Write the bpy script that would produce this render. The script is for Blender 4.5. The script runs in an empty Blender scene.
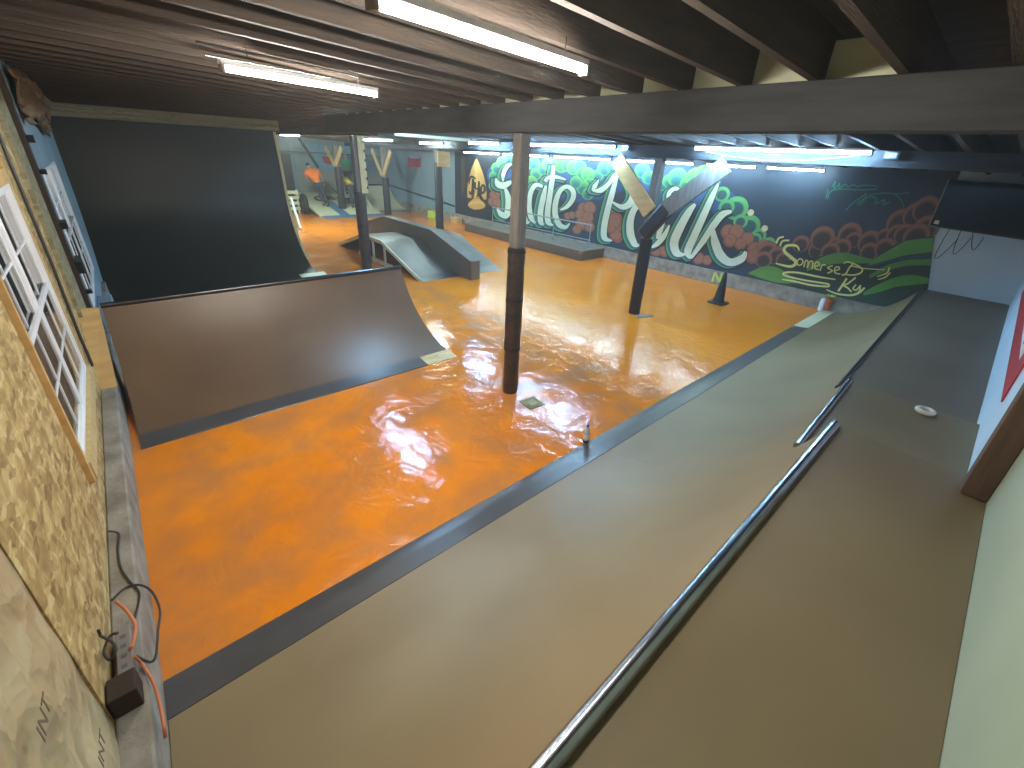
import bpy, math, random
from mathutils import Vector, Matrix, Quaternion
random.seed(7)
D = bpy.data
SC = bpy.context.scene
COL = SC.collection
pi = math.pi
R_ = math.radians

# ------------------------------------------------------------------ camera
CAM = Vector((0, 0, 2.7))
FPX, PPX, PPY = 430.875, 517.516, 358.414
def cam_axes():
    yaw, pitch, roll = R_(47.2633), R_(25.1257), R_(3.1017)
    cy, sy, cp, sp = math.cos(yaw), math.sin(yaw), math.cos(pitch), math.sin(pitch)
    f = Vector((cp * cy, cp * sy, -sp)); r = Vector((sy, -cy, 0)); u = r.cross(f)
    cr, sr = math.cos(roll), math.sin(roll)
    return cr * r + sr * u, -sr * r + cr * u, f
CR, CU, CF = cam_axes()
def at(px, py, axis, val):
    """the point of the plane (axis = val) seen at photograph position px, py"""
    d = CR * ((px - PPX) / FPX) - CU * ((py - PPY) / FPX) + CF
    t = (val - CAM[axis]) / d[axis]
    return CAM + d * t
cd = D.cameras.new('camera'); co = D.objects.new('camera', cd); COL.objects.link(co)
co.matrix_world = Matrix(((CR.x, CU.x, -CF.x, CAM.x), (CR.y, CU.y, -CF.y, CAM.y), (CR.z, CU.z, -CF.z, CAM.z), (0, 0, 0, 1)))
cd.sensor_fit = 'HORIZONTAL'; cd.sensor_width = 36; cd.lens = FPX / 1024 * 36
cd.shift_x = (512 - PPX) / 1024; cd.shift_y = (PPY - 384) / 1024
cd.clip_start = 0.02
SC.camera = co

# ------------------------------------------------------------------ materials
def lin(c):
    return tuple((x / 255 / 12.92) if x / 255 <= .04045 else ((x / 255 + .055) / 1.055) ** 2.4 for x in c[:3]) + (1,)
def newmat(name):
    m = D.materials.new(name); m.use_nodes = True
    nt = m.node_tree; b = nt.nodes['Principled BSDF']
    return m, nt, b
def N(nt, typ, **kw):
    n = nt.nodes.new(typ)
    for k, v in kw.items():
        if k in n.inputs: n.inputs[k].default_value = v
        else: setattr(n, k, v)
    return n
def ramp(nt, stops):
    n = nt.nodes.new('ShaderNodeValToRGB'); e = n.color_ramp.elements
    while len(e) < len(stops): e.new(0.5)
    for i, (p, c) in enumerate(stops):
        e[i].position = p; e[i].color = c
    return n
def mat(name, c, rough=.6, c2=None, scale=6, detail=4, bump=0, bscale=None, metal=0, stretch=(1, 1, 1), spec=.5, coat=0):
    """plain paint / wood / metal: two tones mixed by noise, slight bump"""
    m, nt, b = newmat(name); L = nt.links.new
    b.inputs['Roughness'].default_value = rough; b.inputs['Metallic'].default_value = metal
    b.inputs['Specular IOR Level'].default_value = spec
    b.inputs['Coat Weight'].default_value = coat; b.inputs['Coat Roughness'].default_value = .12
    tc = N(nt, 'ShaderNodeTexCoord'); mp = N(nt, 'ShaderNodeMapping'); mp.inputs['Scale'].default_value = stretch
    L(tc.outputs['Object'], mp.inputs[0])
    if c2 is None: c2 = tuple(min(255, x * .88) for x in c)
    nz = N(nt, 'ShaderNodeTexNoise', Scale=scale, Detail=detail); L(mp.outputs[0], nz.inputs['Vector'])
    rp = ramp(nt, [(.32, lin(c2)), (.68, lin(c))]); L(nz.outputs['Fac'], rp.inputs[0]); L(rp.outputs[0], b.inputs['Base Color'])
    if bump:
        n2 = N(nt, 'ShaderNodeTexNoise', Scale=bscale or scale * 4, Detail=3); L(mp.outputs[0], n2.inputs['Vector'])
        bp = N(nt, 'ShaderNodeBump', Strength=bump, Distance=.02); L(n2.outputs['Fac'], bp.inputs['Height']); L(bp.outputs[0], b.inputs['Normal'])
    return m
def emit(name, c, s):
    m, nt, b = newmat(name)
    b.inputs['Base Color'].default_value = lin((240, 240, 240)); b.inputs['Emission Color'].default_value = c; b.inputs['Emission Strength'].default_value = s
    return m

M = {}
M['masonite'] = mat('masonite', (138, 118, 86), .42, (126, 107, 78), 1.3, 5, .03, 14)
M['masonite_deck'] = mat('masonite_deck', (119, 103, 75), .45, (108, 92, 66), 1.1, 5, .03, 14)
M['masonite_far'] = mat('masonite_far', (112, 96, 80), .5, (102, 86, 72), 1.1, 5, .03, 14)
M['strip'] = mat('strip_black', (82, 78, 78), .3, (70, 67, 68), 2, 4)
M['bigq'] = mat('dark_ramp_paint', (40, 36, 29), .42, (34, 31, 25), .9, 4, .03, 6, spec=.3)
M['funbox'] = mat('funbox_skin', (112, 104, 94), .42, (98, 91, 82), 2, 4)
M['funbox_dark'] = mat('funbox_ledge_paint', (104, 90, 76), .5, (92, 79, 67), 2, 4)
M['steel'] = mat('steel_pipe', (165, 168, 172), .26, (140, 142, 148), 8, 3, metal=1)
M['steel_dark'] = mat('dark_steel_pipe', (95, 96, 100), .3, (80, 80, 84), 8, 3, metal=1)
M['plywood'] = mat('plywood', (205, 168, 112), .6, (184, 146, 92), 3, 6, .05, 20, stretch=(1, 1, 5))
M['pine'] = mat('pine', (205, 182, 132), .6, (184, 158, 108), 4, 6, .05, 20, stretch=(6, 6, 1))
M['pine_pale'] = mat('pale_plywood', (226, 224, 192), .55, (210, 208, 176), 1.5, 5, .02)
M['joist'] = mat('old_joist', (70, 56, 47), .85, (52, 42, 36), 5, 7, .25, 25, stretch=(.5, 4, 4))
M['board'] = mat('old_ceiling_boards', (70, 62, 57), .85, (46, 42, 42), 3, 6, .2, 14, stretch=(4, .5, 1))
M['beam'] = mat('old_beam', (60, 60, 64), .8, (44, 44, 48), 4, 6, .2, 20, stretch=(4, .6, 4))
M['post'] = mat('old_post', (128, 122, 116), .75, (102, 96, 90), 5, 6, .2, 20, stretch=(4, 4, .6))
M['wrap'] = mat('post_pad_wrap', (40, 36, 38), .3, (70, 56, 52), 7, 5, .5, 9, stretch=(1, 1, 2.2))
M['wrap_black'] = mat('black_post_pad', (24, 24, 28), .45, (32, 32, 36), 7, 5, .3, 9)
M['concrete'] = mat('concrete', (158, 150, 138), .85, (116, 108, 98), 5, 8, .4, 22)
M['white'] = mat('white_vinyl', (232, 232, 236), .35, (224, 224, 228), 3, 2)
M['whitewall'] = mat('white_painted_wall', (202, 222, 240), .7, (190, 212, 232), 1.2, 4, .05, 12)
M['greenwall'] = mat('pale_sheet_wall', (148, 158, 138), .7, (138, 148, 130), 1.5, 5, .08, 8)
M['bluewall'] = mat('pale_blue_wall', (132, 154, 168), .75, (118, 140, 156), 1.4, 5, .08, 9)
M['bluegrey'] = mat('blue_grey_wall', (128, 150, 166), .75, (116, 138, 154), 1.0, 4, .05, 9)
M['greylow'] = mat('grey_lower_wall', (150, 148, 146), .75, (140, 138, 136), 1.0, 4)
M['brownpost'] = mat('brown_stained_post', (92, 66, 50), .6, (70, 50, 38), 5, 6, .2, 20, stretch=(4, 4, .6))
M['black'] = mat('black_plastic', (24, 24, 27), .4, (20, 20, 22), 6, 2)
M['rubber'] = mat('black_rubber', (30, 30, 33), .55, (24, 24, 27), 8, 3)
M['grey'] = mat('grey_plastic', (128, 120, 116), .55, (116, 108, 104), 8, 3)
M['darkbrown'] = mat('dark_brown_board', (50, 31, 17), .7, (40, 25, 13), 8, 5, .1)
M['cordblack'] = mat('black_cord', (52, 46, 42), .5)
M['cordorange'] = mat('orange_cord', (206, 118, 74), .5)
M['neon'] = mat('neon_tape', (196, 220, 92), .6)
M['screen'] = mat('dark_screen', (10, 12, 17), .3, (9, 10, 14), 3, 2, spec=.2)
M['red'] = mat('red_paint', (176, 40, 52), .6, (160, 34, 46), 3, 3)
M['signwhite'] = mat('sign_white', (228, 230, 232), .6)
M['blue'] = mat('blue_paint', (92, 132, 172), .25, (80, 118, 158), 3, 3)
M['tape'] = mat('white_tape', (216, 212, 200), .6)
M['skin'] = mat('skin', (196, 142, 112), .55, (184, 130, 100), 9, 2)
M['hair'] = mat('dark_hair', (30, 26, 26), .7)
M['orange_shirt'] = mat('orange_shirt', (255, 132, 30), .85, (245, 116, 22), 6, 3, .2)
M['green_shirt'] = mat('green_shirt', (54, 176, 134), .85, (44, 156, 116), 6, 3, .2)
M['yellow_shirt'] = mat('yellow_shirt', (222, 200, 50), .85, (174, 156, 48), 6, 3, .2)
M['jeans'] = mat('dark_jeans', (52, 58, 74), .85, (42, 48, 62), 9, 3, .2)
M['shoe'] = mat('dark_shoe', (34, 33, 36), .6)
M['tee'] = mat('grey_undershirt', (190, 190, 188), .85)
M['label_blue'] = mat('label_blue', (60, 80, 150), .4)
M['bottle_glass'] = mat('pale_bottle', (196, 204, 220), .15, (186, 194, 212), 4, 2)
M['terracotta'] = mat('terracotta', (202, 104, 66), .6)
M['darkcavity'] = mat('dark_door_and_shade', (40, 42, 46), .6)
M['boxmetal'] = mat('galvanised_box', (150, 160, 170), .4, metal=.4)

# orange epoxy floor: glossy, softly wavy, greyed near the left curb
def floor_mat():
    m, nt, b = newmat('orange_epoxy'); L = nt.links.new
    tc = N(nt, 'ShaderNodeTexCoord')
    n1 = N(nt, 'ShaderNodeTexNoise', Scale=.9, Detail=6); L(tc.outputs['Object'], n1.inputs['Vector'])
    rp = ramp(nt, [(.3, lin((218, 122, 22))), (.7, lin((232, 136, 34)))]); L(n1.outputs['Fac'], rp.inputs[0])
    # worn grey patches
    n3 = N(nt, 'ShaderNodeTexNoise', Scale=2.6, Detail=7); L(tc.outputs['Object'], n3.inputs['Vector'])
    sx = N(nt, 'ShaderNodeSeparateXYZ'); L(tc.outputs['Object'], sx.inputs[0])
    mr = N(nt, 'ShaderNodeMapRange'); mr.inputs['From Min'].default_value = -.45; mr.inputs['From Max'].default_value = -.1
    mr.inputs['To Min'].default_value = .34; mr.inputs['To Max'].default_value = 0; L(sx.outputs[0], mr.inputs['Value'])
    ad = N(nt, 'ShaderNodeMath', operation='ADD'); L(n3.outputs['Fac'], ad.inputs[0]); L(mr.outputs[0], ad.inputs[1])
    r2 = ramp(nt, [(.72, (0, 0, 0, 1)), (1.0, (.5, .5, .5, 1))]); L(ad.outputs[0], r2.inputs[0])
    mx = N(nt, 'ShaderNodeMix', data_type='RGBA'); L(r2.outputs[0], mx.inputs['Factor']); L(rp.outputs[0], mx.inputs[6])
    mx.inputs[7].default_value = lin((150, 112, 84)); L(mx.outputs[2], b.inputs['Base Color'])
    n4 = N(nt, 'ShaderNodeTexNoise', Scale=1.7, Detail=5); L(tc.outputs['Object'], n4.inputs['Vector'])
    rr = N(nt, 'ShaderNodeMapRange'); rr.inputs['From Min'].default_value = .3; rr.inputs['From Max'].default_value = .7
    rr.inputs['To Min'].default_value = .06; rr.inputs['To Max'].default_value = .2; L(n4.outputs['Fac'], rr.inputs['Value']); L(rr.outputs[0], b.inputs['Roughness'])
    n2 = N(nt, 'ShaderNodeTexNoise', Scale=3.4, Detail=5, Distortion=1.5); L(tc.outputs['Object'], n2.inputs['Vector'])
    bp = N(nt, 'ShaderNodeBump', Strength=.34, Distance=.03); L(n2.outputs['Fac'], bp.inputs['Height']); L(bp.outputs[0], b.inputs['Normal'])
    b.inputs['Specular IOR Level'].default_value = .42
    return m
M['floor'] = floor_mat()
def osb_mat(name, tones):
    m, nt, b = newmat(name); L = nt.links.new
    tc = N(nt, 'ShaderNodeTexCoord')
    dn = N(nt, 'ShaderNodeTexNoise', Scale=9.0, Detail=3); L(tc.outputs['Object'], dn.inputs['Vector'])
    wv = N(nt, 'ShaderNodeVectorMath', operation='MULTIPLY_ADD'); L(dn.outputs['Color'], wv.inputs[0]); wv.inputs[1].default_value = (.09, .09, .09); L(tc.outputs['Object'], wv.inputs[2])
    last = None
    for k, (rot, sc) in enumerate((((.5, 0, 0), (1, 6, 17)), ((-.7, 0, 0), (1, 15, 5)), ((1.3, 0, 0), (1, 8, 20)))):
        mp = N(nt, 'ShaderNodeMapping'); mp.inputs['Rotation'].default_value = rot; mp.inputs['Scale'].default_value = sc; L(wv.outputs[0], mp.inputs[0])
        v = N(nt, 'ShaderNodeTexVoronoi', Scale=1.0 + .2 * k, Randomness=1.0); L(mp.outputs[0], v.inputs['Vector'])
        sp = N(nt, 'ShaderNodeSeparateColor'); L(v.outputs['Color'], sp.inputs[0])
        if last is None: last = sp.outputs[0]
        else:
            mx = N(nt, 'ShaderNodeMix', data_type='FLOAT'); mx.inputs[0].default_value = .5; L(last, mx.inputs[2]); L(sp.outputs[0], mx.inputs[3]); last = mx.outputs[0]
    nz = N(nt, 'ShaderNodeTexNoise', Scale=18, Detail=5); L(tc.outputs['Object'], nz.inputs['Vector'])
    mx = N(nt, 'ShaderNodeMix', data_type='FLOAT'); mx.inputs[0].default_value = .3; L(last, mx.inputs[2]); L(nz.outputs['Fac'], mx.inputs[3])
    rp = ramp(nt, [(.2, lin(tones[0])), (.5, lin(tones[1])), (.8, lin(tones[2]))]); L(mx.outputs[0], rp.inputs[0]); L(rp.outputs[0], b.inputs['Base Color'])
    b.inputs['Roughness'].default_value = .7
    bp = N(nt, 'ShaderNodeBump', Strength=.3, Distance=.01); L(mx.outputs[0], bp.inputs['Height']); L(bp.outputs[0], b.inputs['Normal'])
    return m
M['osb'] = osb_mat('osb_board', ((120, 92, 50), (176, 146, 92), (214, 190, 138)))
M['osbgrey'] = osb_mat('osb_board_weathered', ((112, 102, 74), (142, 132, 102), (164, 154, 124)))
M['osbpatch'] = osb_mat('osb_patch', ((176, 148, 98), (208, 184, 134), (230, 210, 168)))
def sheet_mat():
    m, nt, b = newmat('crumpled_sheet'); L = nt.links.new
    tc = N(nt, 'ShaderNodeTexCoord')
    nz = N(nt, 'ShaderNodeTexNoise', Scale=2.0, Detail=6); L(tc.outputs['Object'], nz.inputs['Vector'])
    rp = ramp(nt, [(.3, lin((164, 148, 112))), (.7, lin((188, 172, 136)))]); L(nz.outputs['Fac'], rp.inputs[0]); L(rp.outputs[0], b.inputs['Base Color'])
    ds = N(nt, 'ShaderNodeTexNoise', Scale=3.0, Detail=3); L(tc.outputs['Object'], ds.inputs['Vector'])
    ad = N(nt, 'ShaderNodeVectorMath', operation='MULTIPLY_ADD'); L(ds.outputs['Color'], ad.inputs[0]); ad.inputs[1].default_value = (.35, .35, .35); L(tc.outputs['Object'], ad.inputs[2])
    h = None
    for sc_, w_ in ((3.2, 1.0), (7.5, .45)):
        v = N(nt, 'ShaderNodeTexVoronoi', Scale=sc_); v.feature = 'F1'; L(ad.outputs[0], v.inputs['Vector'])
        mu_ = N(nt, 'ShaderNodeMath', operation='MULTIPLY'); L(v.outputs['Distance'], mu_.inputs[0]); mu_.inputs[1].default_value = w_
        if h is None: h = mu_.outputs[0]
        else:
            a_ = N(nt, 'ShaderNodeMath', operation='ADD'); L(h, a_.inputs[0]); L(mu_.outputs[0], a_.inputs[1]); h = a_.outputs[0]
    bp = N(nt, 'ShaderNodeBump', Strength=.75, Distance=.06); L(h, bp.inputs['Height']); L(bp.outputs[0], b.inputs['Normal'])
    b.inputs['Roughness'].default_value = .4
    return m
M['sheet'] = sheet_mat()
def glass_mat():
    m, nt, b = newmat('window_glass')
    b.inputs['Base Color'].default_value = (.9, .92, .92, 1); b.inputs['Roughness'].default_value = .03
    b.inputs['Transmission Weight'].default_value = 1.0; b.inputs['IOR'].default_value = 1.35
    return m
M['glass'] = glass_mat()
def vcol_mat(name, rough=.6):
    m, nt, b = newmat(name)
    a = N(nt, 'ShaderNodeVertexColor'); a.layer_name = 'paint'
    nz = N(nt, 'ShaderNodeTexNoise', Scale=5, Detail=5)
    tc = N(nt, 'ShaderNodeTexCoord'); nt.links.new(tc.outputs['Object'], nz.inputs['Vector'])
    hs = N(nt, 'ShaderNodeHueSaturation'); mr = N(nt, 'ShaderNodeMapRange')
    mr.inputs['To Min'].default_value = .85; mr.inputs['To Max'].default_value = 1.12
    nt.links.new(nz.outputs['Fac'], mr.inputs['Value']); nt.links.new(mr.outputs[0], hs.inputs['Value'])
    nt.links.new(a.outputs['Color'], hs.inputs['Color']); nt.links.new(hs.outputs[0], b.inputs['Base Color'])
    b.inputs['Roughness'].default_value = rough
    return m
M['paint'] = vcol_mat('mural_paint')
M['tube_warm'] = emit('tube_warm_white', (1.0, .97, .85, 1), 140)
M['tube_cool'] = emit('tube_cool_white', (.36, .67, 1.0, 1), 180)
M['tube_far'] = emit('tube_far_white', (.80, 1.0, .88, 1), 760)
M['tube_mid'] = emit('tube_mid_white', (.72, .95, .92, 1), 120)
M['tube_mural'] = emit('tube_mural_white', (.66, .92, 1.0, 1), 54)

# ------------------------------------------------------------------ builders
OFF = {}
def tag(o, label=None, cat=None, group=None, kind=None):
    if label: o['label'] = label
    if cat: o['category'] = cat
    if group: o['group'] = group
    if kind: o['kind'] = kind
    return o
def thing(name, label, cat, loc, group=None):
    o = D.objects.new(name, None); COL.objects.link(o); o.location = loc; o.empty_display_size = .1
    OFF[o.name] = Vector(loc)
    return tag(o, label, cat, group)
class MB:
    def __init__(s): s.v = []; s.f = []; s.sm = []
    def add(s, vs, fs, smooth=False):
        n = len(s.v); s.v += [Vector(v) for v in vs]
        for f in fs: s.f.append([n + i for i in f]); s.sm.append(smooth)
        return s
    def box(s, a, b, bev=0):
        (x0, y0, z0), (x1, y1, z1) = [min(p, q) for p, q in zip(a, b)], [max(p, q) for p, q in zip(a, b)]
        c = [(x0, y0, z0), (x1, y0, z0), (x1, y1, z0), (x0, y1, z0), (x0, y0, z1), (x1, y0, z1), (x1, y1, z1), (x0, y1, z1)]
        return s.add(c, [(0, 3, 2, 1), (4, 5, 6, 7), (0, 1, 5, 4), (1, 2, 6, 5), (2, 3, 7, 6), (3, 0, 4, 7)])
    def bar(s, p, q, w, h, up=(0, 0, 1), roll=0):
        """rectangular bar from p to q, w across, h along up"""
        p, q = Vector(p), Vector(q); d = (q - p).normalized(); upv = Vector(up)
        if abs(d.dot(upv)) > .98: upv = Vector((1, 0, 0))
        a = d.cross(upv).normalized(); b = a.cross(d).normalized()
        a *= w / 2; b *= h / 2
        c = [p - a - b, p + a - b, p + a + b, p - a + b, q - a - b, q + a - b, q + a + b, q - a + b]
        return s.add(c, [(0, 1, 2, 3), (7, 6, 5, 4), (0, 4, 5, 1), (1, 5, 6, 2), (2, 6, 7, 3), (3, 7, 4, 0)])
    def tube(s, pts, r, n=12, cap=True, radii=None, closed=False):
        pts = [Vector(p) for p in pts]; k = len(pts); rings = []
        prev = None
        for i, p in enumerate(pts):
            if closed: d = (pts[(i + 1) % k] - pts[i - 1])
            else: d = (pts[min(i + 1, k - 1)] - pts[max(i - 1, 0)])
            d.normalize()
            if prev is None:
                a = d.orthogonal().normalized()
            else:
                a = (prev - d * prev.dot(d)).normalized()
            prev = a; b = d.cross(a); rr = radii[i] if radii else r
            rings.append([p + (a * math.cos(2 * pi * j / n) + b * math.sin(2 * pi * j / n)) * rr for j in range(n)])
        vs = [v for rg in rings for v in rg]; fs = []
        for i in range(k if closed else k - 1):
            for j in range(n):
                i2 = (i + 1) % k
                fs.append((i * n + j, i * n + (j + 1) % n, i2 * n + (j + 1) % n, i2 * n + j))
        s.add(vs, fs, True)
        if cap and not closed:
            s.add(rings[0], [tuple(range(n))[::-1]]); s.add(rings[-1], [tuple(range(n))])
        return s
    def lathe(s, c, prof, n=20, axis=2):
        """prof = [(radius, height)...] turned about an axis through c"""
        c = Vector(c); vs = []; fs = []
        for r, h in prof:
            for j in range(n):
                a = 2 * pi * j / n; p = [r * math.cos(a), r * math.sin(a), h]
                if axis == 0: p = [p[2], p[0], p[1]]
                if axis == 1: p = [p[0], p[2], p[1]]
                vs.append(c + Vector(p))
        for i in range(len(prof) - 1):
            for j in range(n): fs.append((i * n + j, i * n + (j + 1) % n, (i + 1) * n + (j + 1) % n, (i + 1) * n + j))
        s.add(vs, fs, True)
        s.add(vs[:n], [tuple(range(n))[::-1]]); s.add(vs[-n:], [tuple(range(n))])
        return s
    def prism(s, poly, axis, a, b):
        """polygon (2-D, in the two other axes) extruded along axis from a to b"""
        def mk(u, v, t):
            return {0: (t, u, v), 1: (u, t, v), 2: (u, v, t)}[axis]
        n = len(poly)
        vs = [mk(u, v, a) for u, v in poly] + [mk(u, v, b) for u, v in poly]
        return s.add(vs, [tuple(range(n)), tuple(range(n, 2 * n))[::-1]] + [(i, (i + 1) % n, n + (i + 1) % n, n + i) for i in range(n)])
    def slab(s, prof, xs, th, smooth=True):
        """riding surface: prof(x) gives a list of (y, z); slab of thickness th below it"""
        k = None; top = []; bot = []
        for x in xs:
            p = prof(x); k = len(p)
            for i, (y, z) in enumerate(p):
                a = p[max(i - 1, 0)]; b = p[min(i + 1, k - 1)]
                t = Vector((0, b[0] - a[0], b[1] - a[1])).normalized(); nrm = Vector((0, -t.z, t.y))
                if nrm.z < 0 or (abs(nrm.z) < 1e-6 and False): nrm = -nrm
                top.append(Vector((x, y, z))); bot.append(Vector((x, y, z)) - nrm * th)
        n = len(xs); fs = []
        for i in range(n - 1):
            for j in range(k - 1): fs.append((i * k + j, (i + 1) * k + j, (i + 1) * k + j + 1, i * k + j + 1))
        s.add(top, fs, smooth); s.add(bot, [f[::-1] for f in fs], smooth)
        for i in (0, n - 1):
            for j in range(k - 1): s.add([top[i * k + j], top[i * k + j + 1], bot[i * k + j + 1], bot[i * k + j]], [(0, 1, 2, 3)])
        for j in (0, k - 1):
            for i in range(n - 1): s.add([top[i * k + j], top[(i + 1) * k + j], bot[(i + 1) * k + j], bot[i * k + j]], [(0, 1, 2, 3)])
        return s
    def build(s, name, m, parent=None, label=None, cat=None, group=None, kind=None, bevel=0):
        me = D.meshes.new(name)
        if parent is not None: off = OFF[parent.name]
        else:
            lo = [min(v[i] for v in s.v) for i in range(3)]; hi = [max(v[i] for v in s.v) for i in range(3)]
            off = Vector(((lo[0] + hi[0]) / 2, (lo[1] + hi[1]) / 2, lo[2]))
        me.from_pydata([v - off for v in s.v], [], s.f)
        me.polygons.foreach_set('use_smooth', s.sm)
        me.materials.append(m); me.update()
        o = D.objects.new(name, me); COL.objects.link(o)
        if parent is not None: o.parent = parent
        else: o.location = off
        OFF[o.name] = off
        if bevel:
            bv = o.modifiers.new('bevel', 'BEVEL'); bv.width = bevel; bv.segments = 2; bv.limit_method = 'ANGLE'
        import bmesh
        bm = bmesh.new(); bm.from_mesh(me); bmesh.ops.remove_doubles(bm, verts=bm.verts, dist=1e-5); bmesh.ops.recalc_face_normals(bm, faces=bm.faces); bm.to_mesh(me); bm.free()
        me.set_sharp_from_angle(angle=R_(38))
        return tag(o, label, cat, group, kind)
def copy_tree(o, parent=None):
    c = o.copy(); COL.objects.link(c); OFF[c.name] = OFF[o.name]
    if parent is not None: c.parent = parent
    for ch in [x for x in D.objects if x.parent == o]: copy_tree(ch, c)
    return c

XW = 10.99       # mural wall
YF = -.38        # wall beside the camera
YB = 23.0        # far wall
XL = -.567       # left wall
def ceil_z(x): return 3.31 - .046 * x      # underside of the joists

# ------------------------------------------------------------------ room shell
MB().box((XL - .25, YF - .2, -.1), (XW + .2, YB + .2, 0)).build('floor', M['floor'], kind='structure')
# ceiling boards above sloping joists
ce = MB().add([(XL - .25, YF - .2, ceil_z(XL) + .25), (XW + .2, YF - .2, ceil_z(XW) + .25), (XW + .2, YB + .2, ceil_z(XW) + .25), (XL - .25, YB + .2, ceil_z(XL) + .25),
               (XL - .25, YF - .2, ceil_z(XL) + .3), (XW + .2, YF - .2, ceil_z(XW) + .3), (XW + .2, YB + .2, ceil_z(XW) + .3), (XL - .25, YB + .2, ceil_z(XL) + .3)],
              [(0, 3, 2, 1), (4, 5, 6, 7), (0, 1, 5, 4), (1, 2, 6, 5), (2, 3, 7, 6), (3, 0, 4, 7)]).build('ceiling', M['board'], kind='structure')
y = YF + .22
while y < YB - .1:
    z0, z1 = ceil_z(XL), ceil_z(XW)
    MB().add([(XL, y - .024, z0), (XW, y - .024, z1), (XW, y + .024, z1), (XL, y + .024, z0), (XL, y - .024, z0 + .25), (XW, y - .024, z1 + .25), (XW, y + .024, z1 + .25), (XL, y + .024, z0 + .25)],
             [(0, 3, 2, 1), (4, 5, 6, 7), (0, 1, 5, 4), (1, 2, 6, 5), (2, 3, 7, 6), (3, 0, 4, 7)]).build('joist', M['joist'], ce)
    y += .406
# wall with the camera's deck against it
MB().box((XL - .2, YF - .2, 0), (3.2, YF, 3.5)).build('wall_near', M['greenwall'], kind='structure')
wn = MB().box((3.2, YF - .2, 0), (XW + .2, YF + .04, 3.3)).build('wall_near_far_end', M['whitewall'], kind='structure')
wn.name = 'wall_front'
tag(MB().box((2.98, YF + .0, 1.202), (3.12, YF + .105, 3.15)).build('wall_post', M['brownpost'], bevel=.006), 'brown stained timber post standing on the near deck against the pale wall', 'post')
# right wall (mural wall): three stretches
wr = MB().box((XW, 1.2, 0), (XW + .2, 16.35, 3.1)).build('wall_right', M['bluegrey'], kind='structure')
MB().box((XW, YF - .2, 0), (XW + .2, 1.2, 3.1)).build('wall_right_white_end', M['whitewall'], wr)
MB().box((XW, 16.35, 0), (XW + .2, YB + .2, 3.1)).build('wall_right_blue_end', M['bluegrey'], wr)
# far wall: blue above, grey below
wb = MB().box((XL - .25, YB, 1.55), (XW + .2, YB + .2, 3.5)).build('wall_back', M['bluewall'], kind='structure')
MB().box((XL - .25, YB, 0), (XW + .2, YB + .2, 1.55)).build('lower_wall', M['greylow'], wb)
# curbs
MB().box((XL, .2, 0), (-.443, 10.4, .335)).build('baseboard_left', M['concrete'], kind='structure', bevel=.012)
MB().box((XW - .045, .9, 0), (XW, YB, .335)).build('baseboard_right', M['concrete'], kind='structure', bevel=.008)

# left wall with openings ---------------------------------------------------
W1 = dict(y0=3.47, y1=5.2, z0=.76, z1=2.33)
W2 = dict(y0=7.35, y1=9.75, z0=.72, z1=2.3)
XB = -.5
def holed(y0, y1, z0, z1, w, x0, x1):
    m = MB()
    m.box((x0, y0, z0), (x1, w['y0'], z1)); m.box((x0, w['y1'], z0), (x1, y1, z1))
    m.box((x0, w['y0'], z0), (x1, w['y1'], w['z0'])); m.box((x0, w['y0'], w['z1']), (x1, w['y1'], z1))
    return m
wl = MB().box((XL - .25, YF, .0), (XL - .03, 1.9, 3.6)).build('wall_left', M['osb'], kind='structure')
holed(1.9, 6.25, .0, 3.6, W1, XL - .2, XL).build('osb_sheathing', M['osb'], wl)
MB().box((XL - .2, 6.25, 0), (XL + .03, 6.95, 3.6)).build('weathered_board', M['osbgrey'], wl)
holed(7.1, 12.3, .0, 3.6, W2, XB - .2, XB).build('blue_wall_panel', M['bluewall'], wl)
MB().box((XB - .2, 12.3, 0), (XB, YB, 3.6)).build('far_wall_panel', M['bluegrey'], wl)
# dark ragged gap between the boards
g = MB(); g.box((XL - .2, 6.95, 0), (XB + .004, 7.12, 3.6)); g.build('stud_gap', M['darkbrown'], wl)
for zz, hh, ww in ((2.58, .07, .09), (2.28, .05, .06), (1.72, .09, .11), (1.22, .17, .24), (.98, .05, .05)):
    MB().prism([(7.0, zz), (7.0 + ww, zz + hh * .2), (7.0 + ww * .9, zz + hh), (6.98, zz + hh * .8)], 0, XB + .006, XB + .06).build('felt_scrap', M['black'], wl)

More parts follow.
